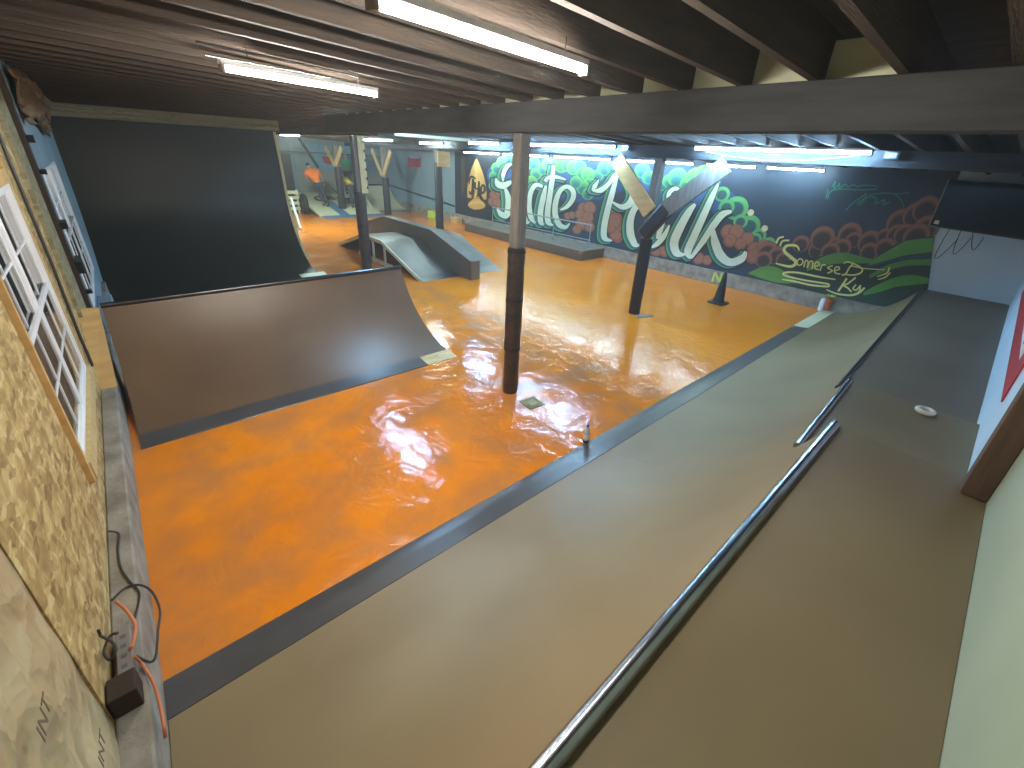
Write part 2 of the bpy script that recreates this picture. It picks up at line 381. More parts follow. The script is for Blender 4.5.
def make_window(name, w, xo, xi, cols):
    """white vinyl window, its frame, sashes, muntins, panes"""
    f = MB(); t = .035; y0, y1, z0, z1 = w['y0'], w['y1'], w['z0'], w['z1']
    f.box((xo, y0, z0), (xi, y0 + t, z1)); f.box((xo, y1 - t, z0), (xi, y1, z1))
    f.box((xo, y0 + t, z0), (xi, y1 - t, z0 + t)); f.box((xo, y0 + t, z1 - t), (xi, y1 - t, z1))
    cw = (y1 - y0) / cols
    for c in range(1, cols): f.box((xo, y0 + c * cw - .03, z0 + t), (xi - .012, y0 + c * cw + .03, z1 - t))
    root = f.build(name, M['white'], kind='structure', bevel=.006)
    zm = (z0 + z1) / 2
    for c in range(cols):
        ya = y0 + c * cw + (t if c == 0 else .03); yb = y0 + (c + 1) * cw - (t if c == cols - 1 else .03)
        for k, (za, zb, xx) in enumerate(((z0 + t, zm + .025, xi - .012), (zm - .025, z1 - t, xi - .034))):
            s = MB(); q = .04
            s.box((xx - .02, ya, za), (xx, ya + q, zb)); s.box((xx - .02, yb - q, za), (xx, yb, zb))
            s.box((xx - .02, ya + q, za), (xx, yb - q, za + q)); s.box((xx - .02, ya + q, zb - q), (xx, yb - q, zb))
            sash = s.build('sash', M['white'], root, bevel=.004)
            g = MB(); ym = (ya + yb) / 2; zc = (za + zb) / 2
            g.box((xx - .016, ym - .009, za + q), (xx - .002, ym + .009, zb - q)); g.box((xx - .016, ya + q, zc - .009), (xx - .002, yb - q, zc + .009))
            g.build('muntin', M['white'], sash)
            MB().box((xx - .012, ya + q, za + q), (xx - .008, yb - q, zb - q)).build('pane', M['glass'], sash)
    return root
w1 = make_window('window_1', W1, XL - .16, XL + .015, 2)
make_window('window_2', W2, XB - .16, XB + .012, 2)
# pine trim boards round the first window
t = MB(); t.box((XL, W1['y0'] - .045, W1['z0'] - .13), (XL + .03, W1['y0'], 2.5)); t.build('side_trim', M['plywood'], w1, label='orange-tinted pine trim board')
t = MB(); t.box((XL, W1['y0'], W1['z0'] - .13), (XL + .04, W1['y1'] + .06, W1['z0'])); t.build('sill_trim', M['pine'], w1)
t = MB(); t.box((XL, W1['y1'], W1['z0']), (XL + .02, W1['y1'] + .06, 2.5)); t.box((XL, W1['y0'], W1['z1']), (XL + .02, W1['y1'], W1['z1'] + .1)); t.build('head_trim', M['plywood'], w1)
# cable running down beside the window
cb = MB(); cb.tube([(XL + .02, 5.75, 3.1), (XL + .015, 5.7, 2.5), (XL + .02, 5.66, 1.6), (XL + .015, 5.6, .95), (XL + .02, 5.58, .62)], .012, 8)
tag(cb.build('wall_cable', M['cordblack']), 'dark grey cable running down the board wall right of the near window', 'cable')

def scrap():
    random.seed(11); m = MB(); n = 14; vs = []
    for i in range(n + 1):
        for j in range(n + 1):
            u, v = i / n, j / n
            vs.append((XB + .06 + .12 * math.sin(pi * u) * math.sin(pi * v) + random.uniform(-.035, .035), 7.3 + 2.6 * u + random.uniform(-.05, .05), 2.72 + .5 * v + .1 * math.sin(5 * u) + random.uniform(-.03, .03)))
    m.add(vs, [(i * (n + 1) + j, (i + 1) * (n + 1) + j, (i + 1) * (n + 1) + j + 1, i * (n + 1) + j + 1) for i in range(n) for j in range(n)])
    o = m.build('insulation_scrap', mat('brown_paper', (132, 104, 76), .8, (70, 54, 40), 6, 6, .4, 12))
    o.modifiers.new('thickness', 'SOLIDIFY').thickness = .01
    tag(o, 'torn brown insulation paper sticking out at the top of the blue wall', 'insulation')
scrap()
# crumpled sheet over the near end of the left wall
random.seed(3)
def sheet():
    m = MB(); ny, nz = 46, 60; y0, y1, z0, z1 = -.3, 1.9, .25, 3.2
    vs = []
    for i in range(ny + 1):
        for j in range(nz + 1):
            yy = y0 + (y1 - y0) * i / ny; zz = z0 + (z1 - z0) * j / nz
            b = .010 * math.sin(7 * yy + 3 * math.sin(2.3 * zz)) + .009 * math.sin(11 * zz + 4 * math.sin(3.1 * yy)) + .006 * math.sin(23 * yy + 17 * zz)
            fold = .025 * math.exp(-((yy - 1.55 + .12 * math.sin(2.2 * zz)) / .035) ** 2)
            edge = 1 - .8 * (i / ny) ** 8
            vs.append((XL - .012 + (.024 + b + fold) * edge, yy, zz))
    fs = [(i * (nz + 1) + j, (i + 1) * (nz + 1) + j, (i + 1) * (nz + 1) + j + 1, i * (nz + 1) + j + 1) for i in range(ny) for j in range(nz)]
    m.add(vs, fs, True)
    return m
sh = sheet().build('wrap_sheet', M['sheet'])
tag(sh, 'crumpled beige plastic sheet covering the wall in the lower left corner', 'sheet')
sd = sh.modifiers.new('thickness', 'SOLIDIFY'); sd.thickness = .003
# stamp printed on the sheet: three faded characters in a box
def curve_text(txt, size, m, name, parent, mw, extrude=.0005):
    cu = D.curves.new(name, 'FONT'); cu.body = txt; cu.size = size; cu.extrude = extrude; cu.align_x = 'CENTER'; cu.align_y = 'CENTER'
    o = D.objects.new(name, cu); COL.objects.link(o); cu.materials.append(m)
    bpy.context.view_layer.update()
    me = D.meshes.new_from_object(o.evaluated_get(bpy.context.evaluated_depsgraph_get()))
    D.objects.remove(o)
    o = D.objects.new(name, me); COL.objects.link(o); o.parent = parent; OFF[o.name] = OFF[parent.name]
    o.matrix_local = Matrix.Translation(-OFF[parent.name]) @ mw
    return o
inkm = mat('faded_ink', (112, 92, 78), .7)
for (py_, pz_, s_) in ((1.34, 1.2, .085), (1.5, .74, .08)):
    mw = Matrix.Translation((XL + .062, py_, pz_)) @ Matrix(((0, 0, 1, 0), (1, 0, 0, 0), (0, 1, 0, 0), (0, 0, 0, 1))) @ Matrix.Rotation(R_(-8), 4, 'Z')
    curve_text('INT', s_, inkm, 'printed_stamp', sh, mw)

# ------------------------------------------------------------------ beams
def beam(x0, x1, y0, y1, zt0, h, name, label, m=M['beam'], w=.2):
    b = MB(); 
    p = [(x0 - w / 2, y0), (x0 + w / 2, y0), (x1 + w / 2, y1), (x1 - w / 2, y1)]
    vs = [(x, yy, zt0 - h) for x, yy in p] + [(x, yy, zt0) for x, yy in p]
    b.add(vs, [(0, 3, 2, 1), (4, 5, 6, 7), (0, 1, 5, 4), (1, 2, 6, 5), (2, 3, 7, 6), (3, 0, 4, 7)])
    return tag(b.build(name, m, bevel=.006), label, 'beam', 'timber ceiling beams')
beam(3.19, 3.19, YF + .06, 8.6, ceil_z(3.19), .255, 'ceiling_beam', 'heavy dark timber beam across the joists, carried by the middle post')
bm1 = D.objects['ceiling_beam']
yj = YF + .22
while yj < 7.6:
    if yj > .3: MB().box((3.22, yj + .026, ceil_z(3.19) + .002), (3.245, yj + .38, ceil_z(3.19) + .2)).build('blocking_board', M['pine_pale'], bm1, label='pale blocking board between joists')
    yj += .406
beam(4.3, 4.3, 8.9, YB, ceil_z(4.3), .18, 'ceiling_beam', 'far dark timber beam over the post behind the low quarter pipe')
beam(7.2, 7.2, YF + .06, 12.6, ceil_z(7.2), .19, 'ceiling_beam', 'timber beam with light tubes along it, carried by the braced post')
beam(9.2, 9.2, 13.2, YB, ceil_z(9.2), .15, 'ceiling_beam', 'far timber beam over the two dark posts by the pale ramp')
# header over the tall ramp
tag(MB().box((XB, 12.08, 2.95), (3.3, 12.2, 3.16)).build('header_board', M['osbgrey']), 'weathered header board above the top of the tall dark ramp', 'board')

# ------------------------------------------------------------------ posts
def post(name, label, x, y, zt, w, pads, lean=(0, 0), woodm=M['post'], cat='post', zb=0, tw=None):
    t = thing(name, label, cat, (x, y, zb), 'posts carrying the ceiling')
    tw = tw or w
    p = MB(); p.box((x - w / 2, y - w / 2, zb), (x + w / 2, y + w / 2, zt)); p.build('post_shaft', woodm, t, bevel=.012)
    for (z0, z1, r, m, seed) in pads:
        random.seed(seed); n = 9
        zs = [z0 + (z1 - z0) * i / n for i in range(n + 1)]
        rr = [r * (1 + random.uniform(-.035, .035)) for _ in zs]
        pm = MB(); prof = []
        for zz, q in zip(zs, rr): prof.append((q, zz))
        pm.lathe((x, y, 0), prof, 18); pd = pm.build('pad_wrap', m, t)
    return t
p1 = post('support_post', 'brown wooden post in the middle of the orange floor with dark padded lower half', 3.19, 3.56, 2.905, .13, [(.0, .62, .094, M['wrap'], 1), (.6, 1.22, .098, M['wrap'], 2), (1.2, 1.8, .097, M['wrap'], 3)])
for z_ in (.6, 1.21, 1.76):
    MB().lathe((3.19, 3.56, 0), [(.097, z_ - .02), (.102, z_ - .018), (.102, z_ + .018), (.097, z_ + .02)], 18).build('tape_band', M['wrap_black'], p1)
p2 = post('support_post', 'dark post with two slanted braces in front of the mural', 7.2, 4.47, 2.786, .145, [(.0, .7, .112, M['wrap_black'], 4), (.68, 1.45, .112, M['wrap_black'], 5)])
# braces: pale one rising to the far side, brown one rising to the near side with a black padded foot
b = MB(); b.bar((7.07, 5.28, 2.74), (7.07, 4.42, 1.92), .27, .05, (1, 0, 0)); b.build('brace', M['plywood'], p2, label='pale plywood brace')
b = MB(); b.bar((7.065, 3.24, 2.74), (7.065, 4.16, 1.97), .27, .06, (1, 0, 0)); b.build('brace', M['post'], p2, label='brown wooden brace')
b = MB(); b.bar((7.1, 4.10, 2.03), (7.1, 4.5, 1.5), .27, .16, (1, 0, 0)); b.build('brace_pad', M['wrap_black'], p2, bevel=.05, label='black padded foot of the brace')
p3 = post('support_post', 'post with a pale plank face and purple-black padding behind the low quarter pipe', 4.34, 10.38, 2.93, .16, [(.0, .9, .126, M['wrap'], 7), (.88, 1.78, .13, M['wrap'], 8)])
b = MB(); b.box((4.35, 10.25, 1.75), (4.50, 10.298, 2.93)); pl = b.build('plank_face', M['pine'], p3, label='pale pine plank')
for k in range(6): MB().box((4.47, 10.235, 1.85 + k * .19), (4.5, 10.25, 1.9 + k * .19)).build('bolt', M['black'], pl)
p4 = post('support_post', 'dark post with a plywood collar at its top, beyond the grey box', 9.1, 14.6, 2.76, .2, [(.0, 1.2, .15, M['wrap_black'], 9), (1.18, 2.35, .14, M['wrap_black'], 10)])
b = MB(); b.box((8.95, 14.36, 2.22), (9.45, 14.41, 2.72)); b.build('plywood_collar', M['plywood'], p4)
def vpost(x, y, zb, label, zsplit):
    t = post('support_post', label, x, y, 2.735, .2, [(zb, zsplit, .15, M['wrap_black'], int(x * 10))], zb=zb)
    for s in (-1, 1):
        b = MB(); b.bar((x - .11, y + s * .06, zsplit + .1), (x - .11, y + s * .9, 2.64), .2, .05, (1, 0, 0)); b.build('brace', M['pine'], t, label='pale pine brace')
    return t
vpost(9.3, 19.3, 0, 'dark post with a pale wooden V brace beside the far quarter pipe', 1.55)
vpost(7.6, 20.2, .2, 'dark post with a pale V brace rising through the pale bank ramp', 1.9)

# ------------------------------------------------------------------ ramps
def arc(y0, R, z1, sgn=-1, n=18, za=0.0):
    """quarter-pipe profile starting flat at y0 and rising to z1 (towards sgn in y)"""
    a1 = math.acos(max(-1, 1 - z1 / R)); a0 = math.acos(1 - za / R)
    return [(y0 + sgn * R * math.sin(a0 + (a1 - a0) * i / n), R - R * math.cos(a0 + (a1 - a0) * i / n)) for i in range(n + 1)]
def yat(y0, R, z, sgn=-1): return y0 + sgn * math.sqrt(max(0, 2 * R * z - z * z))
def zrange(y0, R, ya): return R - math.sqrt(R * R - (y0 - ya) ** 2)
Y0 = 2.23
def Rn(x):
    if x < 3.2: return 2.10 - .03 * (x + .44) / 3.64
    if x < 4.78: return 2.07 - .1 * (x - 3.2) / 1.58
    return 1.97 + (1.64 - 1.97) * (x - 4.78) / (XW - 4.78)
nr = thing('quarter_pipe', 'long brown quarter pipe in the foreground whose deck steps down towards the mural', 'ramp', (3.0, .33, 0))
secs = [(-.44, 3.2, 1.2, M['masonite'], M['masonite_deck']), (3.2, 4.78, .93, M['masonite'], M['masonite_deck']), (4.78, XW - .05, .83, M['masonite'], M['masonite_far'])]
for k, (xa, xb, zt, ms, md) in enumerate(secs):
    e = .0005
    xs = [xa + e + (xb - xa - 2 * e) * i / (10 if k != 1 else 4) for i in range(11 if k != 1 else 5)]
    def prof(x, zt=zt):
        R = Rn(min(max(x, xa + .001), xb - .001)); za = zrange(Y0, R, 1.99)
        return [(yy, zz + .012) for yy, zz in arc(Y0, R, zt - .012, -1, 20, za)]
    MB().slab(prof, xs, .015).build('riding_surface', ms, nr)
    # side templates under the surface
    for xx in (xa + .02, xb - .045):
        R = Rn(min(max(xx, xa + .03), xb - .03)); pts = [(yy, max(0, zz - .012)) for yy, zz in arc(Y0, R, zt - .03)]
        yc = pts[-1][0]
        MB().prism(pts + [(YF + .06, zt - .03), (YF + .06, 0)], 0, xx, xx + .025).build('side_panel', M['plywood'], nr)
    yc0 = yat(Y0, Rn(xa + .01), zt); yc1 = yat(Y0, Rn(xb - .01), zt)
    d = MB(); yw = YF + (.002 if k == 0 else .042)
    d.add([(xa + e, yw, zt - .02), (xb - e, yw, zt - .02), (xb - e, yc1 - .01, zt - .02), (xa + e, yc0 - .01, zt - .02), (xa + e, yw, zt), (xb - e, yw, zt), (xb - e, yc1 - .01, zt), (xa + e, yc0 - .01, zt)],
          [(0, 3, 2, 1), (4, 5, 6, 7), (0, 1, 5, 4), (1, 2, 6, 5), (2, 3, 7, 6), (3, 0, 4, 7)]).build('deck', md, nr)
    c = MB(); xe0, xe1 = xa + (.005 if k else .0), xb - .01
    rc = (.03, .026, .022)[k]
    npt = 12
    c.tube([(xe0 + (xe1 - xe0) * i / npt, yat(Y0, Rn(min(max(xe0 + (xe1 - xe0) * i / npt, xa + .01), xb - .01)), zt) + .002, zt + rc * .35) for i in range(npt + 1)], rc, 18).build('coping', M['steel'] if k < 2 else M['steel_dark'], nr, label='bare steel coping pipe' if k < 2 else 'dull dark coping pipe')
# plywood sheet seams on the decks
sm = mat('seam_dark', (46, 38, 28), .95, spec=.1)
pass
# flat edge strip at the foot
st = MB().slab(lambda x: [(1.985, zrange(Y0, Rn(max(x, -.4)), 1.985) + .016), (2.11, .014), (2.225, .008), (2.235, .002)], [-.44, 1, 3.2, 4.78, 7, 9.25], .004)
st.build('base_strip', M['strip'], nr, label='black strip along the foot of the ramp')
MB().slab(lambda x: [(1.985, zrange(Y0, Rn(x), 1.985) + .014), (2.11, .010), (2.225, .006), (2.235, .002)], [9.252, XW - .05], .004).build('base_strip_end', M['pine_pale'], nr, label='bare plywood end of the strip')

# low quarter pipe on the left
YL = 4.79; RL = 1.72; HL = .985; XA, XE = -.375, 3.2
lq = thing('quarter_pipe', 'low brown quarter pipe on the left with a steel coping, beside the near window', 'ramp', (1.4, 6.3, 0))
MB().slab(lambda x: [(yy, zz + .012) for yy, zz in arc(YL, RL, HL - .012, 1, 20, zrange(YL, RL, 2 * YL - 5.02))], [XA, .8, 2.0, XE], .015).build('riding_surface', mat('masonite_left', (112, 86, 64), .4, (100, 76, 56), 1.2, 5, .03, 14), lq)
for xx in (XA + .01, XE - .04):
    MB().prism([(yy, max(0, zz - .008)) for yy, zz in arc(YL, RL, HL - .03, 1)] + [(6.42, HL - .03), (6.42, 0)], 0, xx, xx + .025).build('side_panel', M['plywood'], lq)
MB().box((XA + .04, 6.395, 0), (XE - .05, 6.42, HL - .03)).build('back_panel', M['plywood'], lq)
ycl = yat(YL, RL, HL, 1)
MB().tube([(XA - .004, ycl, HL + .012), (XE + .01, ycl, HL + .012)], .03, 16).build('coping', M['steel_dark'], lq, label='steel coping pipe')
MB().slab(lambda x: [(4.782, .002), (4.79, .009), (4.9, .015), (5.03, zrange(YL, RL, 2 * YL - 5.03) + .016)], [XA, 1.2, 2.74], .004).build('base_strip', M['strip'], lq, label='black strip along the foot of the ramp')
MB().slab(lambda x: [(4.782, .002), (4.79, .009), (4.9, .015), (5.03, zrange(YL, RL, 2 * YL - 5.03) + .016)], [2.742, XE + .02], .004).build('base_patch', M['osbpatch'], lq, label='bare OSB patch at the end of the strip')
# plywood closing the gap between that ramp and the wall (stands on the curb)
fp = MB(); fp.add([(XL, 5.62, .336), (XA - .06, 5.62, .336), (XA - .02, 6.33, .98), (XL, 6.33, 1.0), (XL, 5.64, .336), (XA - .06, 5.64, .336), (XA - .02, 6.35, .98), (XL, 6.35, 1.0)],
                    [(0, 1, 2, 3), (4, 7, 6, 5), (0, 4, 5, 1), (1, 5, 6, 2), (2, 6, 7, 3), (3, 7, 4, 0)])
tag(fp.build('gap_panel', M['plywood']), 'bare plywood panel filling the gap between the wall and the low quarter pipe', 'panel')

# tall dark ramp at the back left
YT = 10.1; RT = 1.8
tq = thing('quarter_pipe', 'tall dark ramp curving up to the ceiling on the left', 'ramp', (1.4, 11.5, 0))
def tprof(x):
    p = arc(YT, RT, 1.75, 1, 24)
    return p + [(p[-1][0] + .03, 2.2), (p[-1][0] + .08, 2.6), (p[-1][0] + .13, 2.93)]
MB().slab(lambda x: [(yy, zz + .012) for yy, zz in tprof(x)], [XB + .005, .8, 2.0, 3.14], .02).build('riding_surface', M['bigq'], tq)
pp = tprof(0)
inner = [(yy + .16 if zz > .5 else yy + .16 * (zz / .5), max(.0, zz - (.1 if zz < 1 else 0))) for yy, zz in pp]
sp = MB()
for i in range(8, len(pp) - 1):
    a, b_ = pp[i], pp[i + 1]
    sp.bar((3.165, a[0] + .05, a[1]), (3.165, b_[0] + .05, b_[1] + .01), .05, .12, (1, 0, 0)) if False else sp.add([(3.142, a[0] - .01, a[1]), (3.142, b_[0] - .01, b_[1]), (3.142, b_[0] + .12, b_[1] - .02), (3.142, a[0] + .12, a[1] - .02), (3.2, a[0] - .01, a[1]), (3.2, b_[0] - .01, b_[1]), (3.2, b_[0] + .12, b_[1] - .02), (3.2, a[0] + .12, a[1] - .02)],
           [(0, 1, 2, 3), (7, 6, 5, 4), (0, 4, 5, 1), (3, 2, 6, 7), (0, 3, 7, 4), (1, 5, 6, 2)])
sp.build('edge_trim', M['pine'], tq, label='pale wooden edge of the ramp')
MB().prism([(yy + .03, max(0, zz - .03)) for yy, zz in pp] + [(12.25, 2.9), (12.25, 0)], 0, 3.1, 3.135).build('side_panel', M['plywood'], tq)
MB().slab(lambda x: [(YT - .14, .002), (YT + .02, .013), (YT + .3, zrange(YT, RT, YT - .3) + .016)], [2.75, 3.3], .004).build('base_patch', M['pine_pale'], tq, label='pale corner patch standing in for light reflected at the foot')  # pale colour imitates light reflected off the sheet's bottom edge
# bluish block on the floor between the wall and the tall ramp
bb = MB().box((XB + .005, 7.6, .336), (-.34, 8.3, .62)); tag(bb.build('painted_block', M['bluewall'], bevel=.01), 'pale blue painted block on the curb beyond the low quarter pipe', 'block')

# ------------------------------------------------------------------ funbox with centre ledge
fb = thing('fun_box', 'grey fun box with a raised kinked ledge along its middle', 'ramp', (6, 10.9, 0))
ZF = .6
def fprof(x): return [(8.55, .006), (8.86, .03), (10.5, ZF), (11.6, ZF), (13.2, .08), (13.5, .006)]
def rbank(xa, xb, name, m):
    pr = [(8.86, .05), (10.0, .42), (10.5, ZF), (11.6, ZF), (12.1, .43), (13.5, .01)]
    return MB().slab(lambda x: pr, [xa, xb], .02, False).build(name, m, fb)
rbank(4.84, 5.86, 'left_bank_skin', M['funbox'])
MB().slab(lambda x: [(8.56, .004), (8.87, .055)], [4.84, 5.86], .004, False).build('left_toe_strip', M['strip'], fb, label='black strip at the foot of the bank')
rbank(6.12, 7.22, 'right_bank_skin', M['funbox'])
MB().slab(lambda x: [(8.56, .004), (8.87, .055)], [6.12, 7.22], .004, False).build('right_toe_strip', M['strip'], fb, label='black strip at the foot of the bank')
# pale open timber frame on the left side
fr = MB(); xo = 4.82
path = [(8.62, .0), (10.5, ZF - .05), (11.6, ZF - .05), (13.45, .0)]
for a, b_ in zip(path, path[1:]): fr.bar((xo, a[0], a[1] + .02), (xo, b_[0], b_[1] + .02), .035, .085, (0, 0, 1))
for yy, zz in ((10.35, .5), (11.0, .53), (11.7, .5)): fr.box((xo - .018, yy - .03, 0), (xo + .018, yy + .03, zz))
fr.bar((xo, 10.0, .045), (xo, 12.0, .045), .035, .085, (0, 0, 1))
fr.build('side_frame', M['pine_pale'], fb, label='pale open timber frame')
MB().prism([(8.9, .0), (10.5, ZF - .05), (11.6, ZF - .05), (13.2, .0)], 0, 7.2, 7.22).build('right_side_panel', M['pine_pale'], fb, label='pale bare side panel')
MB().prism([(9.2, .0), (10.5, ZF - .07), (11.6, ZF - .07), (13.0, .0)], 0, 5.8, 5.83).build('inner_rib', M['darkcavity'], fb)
lp = [(8.1, .0), (8.1, .44), (9.85, .9), (12.5, .9), (14.3, .44), (14.3, 0)]
MB().prism(lp, 0, 5.865, 6.115).build('centre_ledge', M['funbox_dark'], fb, bevel=.01, label='raised brown ledge')
MB().slab(lambda x: [(8.09, .446), (9.85, .908), (12.5, .908), (14.31, .446)], [5.85, 6.13], .008, False).build('ledge_top', M['funbox'], fb, label='grey steel-grey top of the ledge')

# ------------------------------------------------------------------ ledge and rail against the mural
lb = thing('manual_pad', 'low long brown box against the foot of the mural', 'ledge', (10.4, 11.2, 0))
MB().box((9.9, 8.2, 0), (XW - .05, 14.1, .27)).build('body', mat('ledge_brown', (96, 78, 66), .55, (84, 68, 58), 2, 4), lb, bevel=.008)
MB().box((9.88, 8.18, .27), (XW - .05, 14.12, .29)).build('top', mat('ledge_top_grey', (120, 114, 104), .45, (108, 102, 94), 2, 4), lb, bevel=.004)
MB().box((9.875, 8.16, .2), (9.9, 8.3, .27)).build('corner_plate', M['steel'], lb)
rl = thing('grind_rail', 'thin grey steel rail standing on the low box in front of the mural', 'rail', (10.3, 10.6, .29))
MB().tube([(10.3, 8.27, .98), (10.3, 12.95, .98)], .02, 10).build('top_rail', M['boxmetal'], rl)
MB().tube([(10.3, 8.27, .55), (10.3, 12.95, .55)], .012, 10).build('lower_rail', M['boxmetal'], rl)
for yy in (8.3, 9.8, 11.4, 12.9):
    MB().tube([(10.3, yy, .3), (10.3, yy, .97)], .014, 8).build('leg', M['boxmetal'], rl)
    MB().box((10.24, yy - .06, .291), (10.36, yy + .06, .3)).build('foot', M['boxmetal'], rl)

# ------------------------------------------------------------------ far end ramps
fk = thing('bank_ramp', 'pale plywood bank ramp at the far end where people are working', 'ramp', (7.7, 21, 0))
def bz(y): return max(0, min(.66, .05 + (y - 19.3) * .189))
MB().slab(lambda x: [(19.0, .004), (19.3, .05), (22.5, .655), (YB - .02, .66)], [6.34, 7.8, 9.0], .02, False).build('bank_skin', M['pine_pale'], fk)
MB().prism([(19.3, 0), (22.5, .63), (YB - .03, .63), (YB - .03, 0)], 0, 6.36, 6.38).build('side_panel', M['darkcavity'], fk, label='dark panel standing in for shade in the open side of the bank')  # solid panel, its dark colour stands in for shade under the bank
MB().slab(lambda x: [(19.3, .045), (22.5, .65)], [6.32, 6.44], .06, False).build('edge_board', M['pine_pale'], fk)
MB().slab(lambda x: [(18.9, .002), (19.3, .056)], [6.34, 9.0], .004, False).build('toe_plate', M['blue'], fk, label='blue metal plate along the foot')
MB().slab(lambda x: [(19.3, .056), (21.2, .414)], [7.15, 7.55], .004, False).build('blue_stripe', M['blue'], fk, label='wet blue stripe up the slope')
cs = MB(); pr = arc(19.2, 2.6, 1.0, 1, 12); cs.prism(pr + [(pr[-1][0], 0)], 0, 9.0, 9.05); cs.build('curved_side', M['pine_pale'], fk)
fq = thing('quarter_pipe', 'small pale quarter pipe in the far corner with a black coping line', 'ramp', (10.0, 21.5, 0))
MB().slab(lambda x: [(yy, zz + .01) for yy, zz in arc(20.4, 2.5, 1.0, 1, 12)], [9.2, 10.1, XW - .05], .015).build('riding_surface', M['pine_pale'], fq)
MB().slab(lambda x: [(20.25, .003), (20.5, .02)], [9.2, XW - .05], .004).build('base_strip', M['strip'], fq, label='black strip at its foot')
yq = 20.4 + math.sqrt(2 * 2.5 - 1)
MB().tube([(9.2, yq, 1.02), (XW - .05, yq, 1.02)], .04, 10).build('coping', M['black'], fq, label='black coping')
MB().box((9.2, yq, .9), (XW - .05, YB - .01, .99)).build('deck', M['pine_pale'], fq)
MB().prism(arc(20.4, 2.5, .98, 1, 12) + [(YB - .02, .9), (YB - .02, 0)], 0, 9.2, 9.23).build('side_panel', M['pine_pale'], fq)
# handrail-like dark capping on the right wall beyond the mural
MB().bar((XW - .02, 22.4, 1.02), (XW - .02, 16.4, .62), .03, .07).build('wall_rail', M['black'], None, 'sloping dark board along the blue wall beyond the mural', 'board')
# ------------------------------------------------------------------ light tubes
def tube_light(p, q, m, label, group, name='tube_light', fx=.05, hang=.0):
    p, q = Vector(p), Vector(q); d = (q - p).normalized()
    t = thing(name, label, 'light', tuple((p + q) / 2 + Vector((0, 0, -.03))), group)
    up = Vector((0, 0, 1))
    h = MB(); h.bar(p + up * .028, q + up * .028, fx, .03); h.build('housing', M['white'], t, bevel=.004)
    MB().tube([p + d * .02, q - d * .02], .021, 10).build('tube', m, t, label='glowing tube')
    for e, s in ((p, 1), (q, -1)):
        MB().bar(e, e + d * s * .02, .05, .055).build('end_cap', M['grey'], t)
    for f_ in (.15, .85):
        c = p.lerp(q, f_)
        zc = ceil_z(c.x)
        if zc - c.z > .06: MB().tube([c + up * .04, (c.x, c.y, zc)], .004, 6).build('hanger', M['steel'], t)
    return t
a, b_ = at(372, 0, 2, 3.12), at(585, 70, 2, 3.12); a = b_ + (a - b_).normalized() * 1.26
tube_light(a, b_, M['tube_warm'], 'nearest light tube, at the top edge above the orange floor', None)
a, b_ = at(220, 67, 2, 3.12), at(377, 94, 2, 3.12)
t2 = tube_light(a, b_, M['tube_warm'], 'light tube under the joists in front of the tall dark ramp', None)
XR = 6.85
row = [((873, 154), (695, 147), 'brightest light tube on the braced post beam, nearest the white wall', 0), ((616.5, 146.2), (530, 145), 'light tube on the braced post beam, just right of the middle post', 0),
       ((499.7, 143.6), (469, 142.9), 'short light tube just left of the middle post', 0), ((443, 143.5), (420, 143), 'short light tube above the plywood-collared post', 1), ((393, 140.5), (361, 140), 'light tube in front of the V-braced far post', 1)]
for (pa, pb, lb_, far) in row:
    A_, B_ = at(*pa, 0, XR), at(*pb, 0, XR); zm_ = (A_.z + B_.z) / 2
    tube_light((XR, A_.y, zm_), (XR, B_.y, zm_), M['tube_mid'] if far else M['tube_cool'], lb_, 'light tubes along the braced post beam')
mur = [(15.13, 12.96), (12.76, 10.52), (10.3, 8.1), (7.85, 5.65), (5.35, 4.21), (4.0, 2.9)]
mlab = ['light tube over the mural above the painted arrowhead', 'light tube over the mural above the first painted word, partly behind the middle post', 'light tube over the mural above the gap between the two painted words',
        'light tube over the mural behind the pale plywood brace', 'short light tube over the mural behind the brown brace', 'short light tube over the mural at the end of its row']
for (ya, yb), lb_ in zip(mur, mlab): tube_light((10.6, yb, 2.735), (10.6, ya, 2.735), M['tube_mural'], lb_, 'light tubes over the mural')
tube_light((3.38, 6.1, 2.97), (3.38, 7.9, 2.97), M['tube_cool'], 'thin-looking light tube behind the middle beam above the padded plank post', None)
a, b_ = at(281, 134.5, 2, 2.96), at(300, 135.2, 2, 2.96)
tube_light(a, b_, M['tube_far'], 'light tube at the far end just right of the tall dark ramp', None)
for x_, y_ in ((9.5, 18.0), (5.0, 21.6)):
    pass
# outlet boxes at the tube ends on the beam
for yy, lb_ in ((1.30, 'small grey outlet box on the beam right of the brightest tube'), (5.1, 'small grey outlet box on the beam at the top of the pale brace')):
    o = thing('outlet_box', lb_, 'outlet', (7.07, yy, 2.9)); MB().box((7.03, yy - .07, 2.885), (7.098, yy + .07, 2.965)).build('body', M['boxmetal'], o, bevel=.006); MB().box((7.022, yy - .05, 2.9), (7.03, yy + .05, 2.95)).build('cover', M['white'], o)
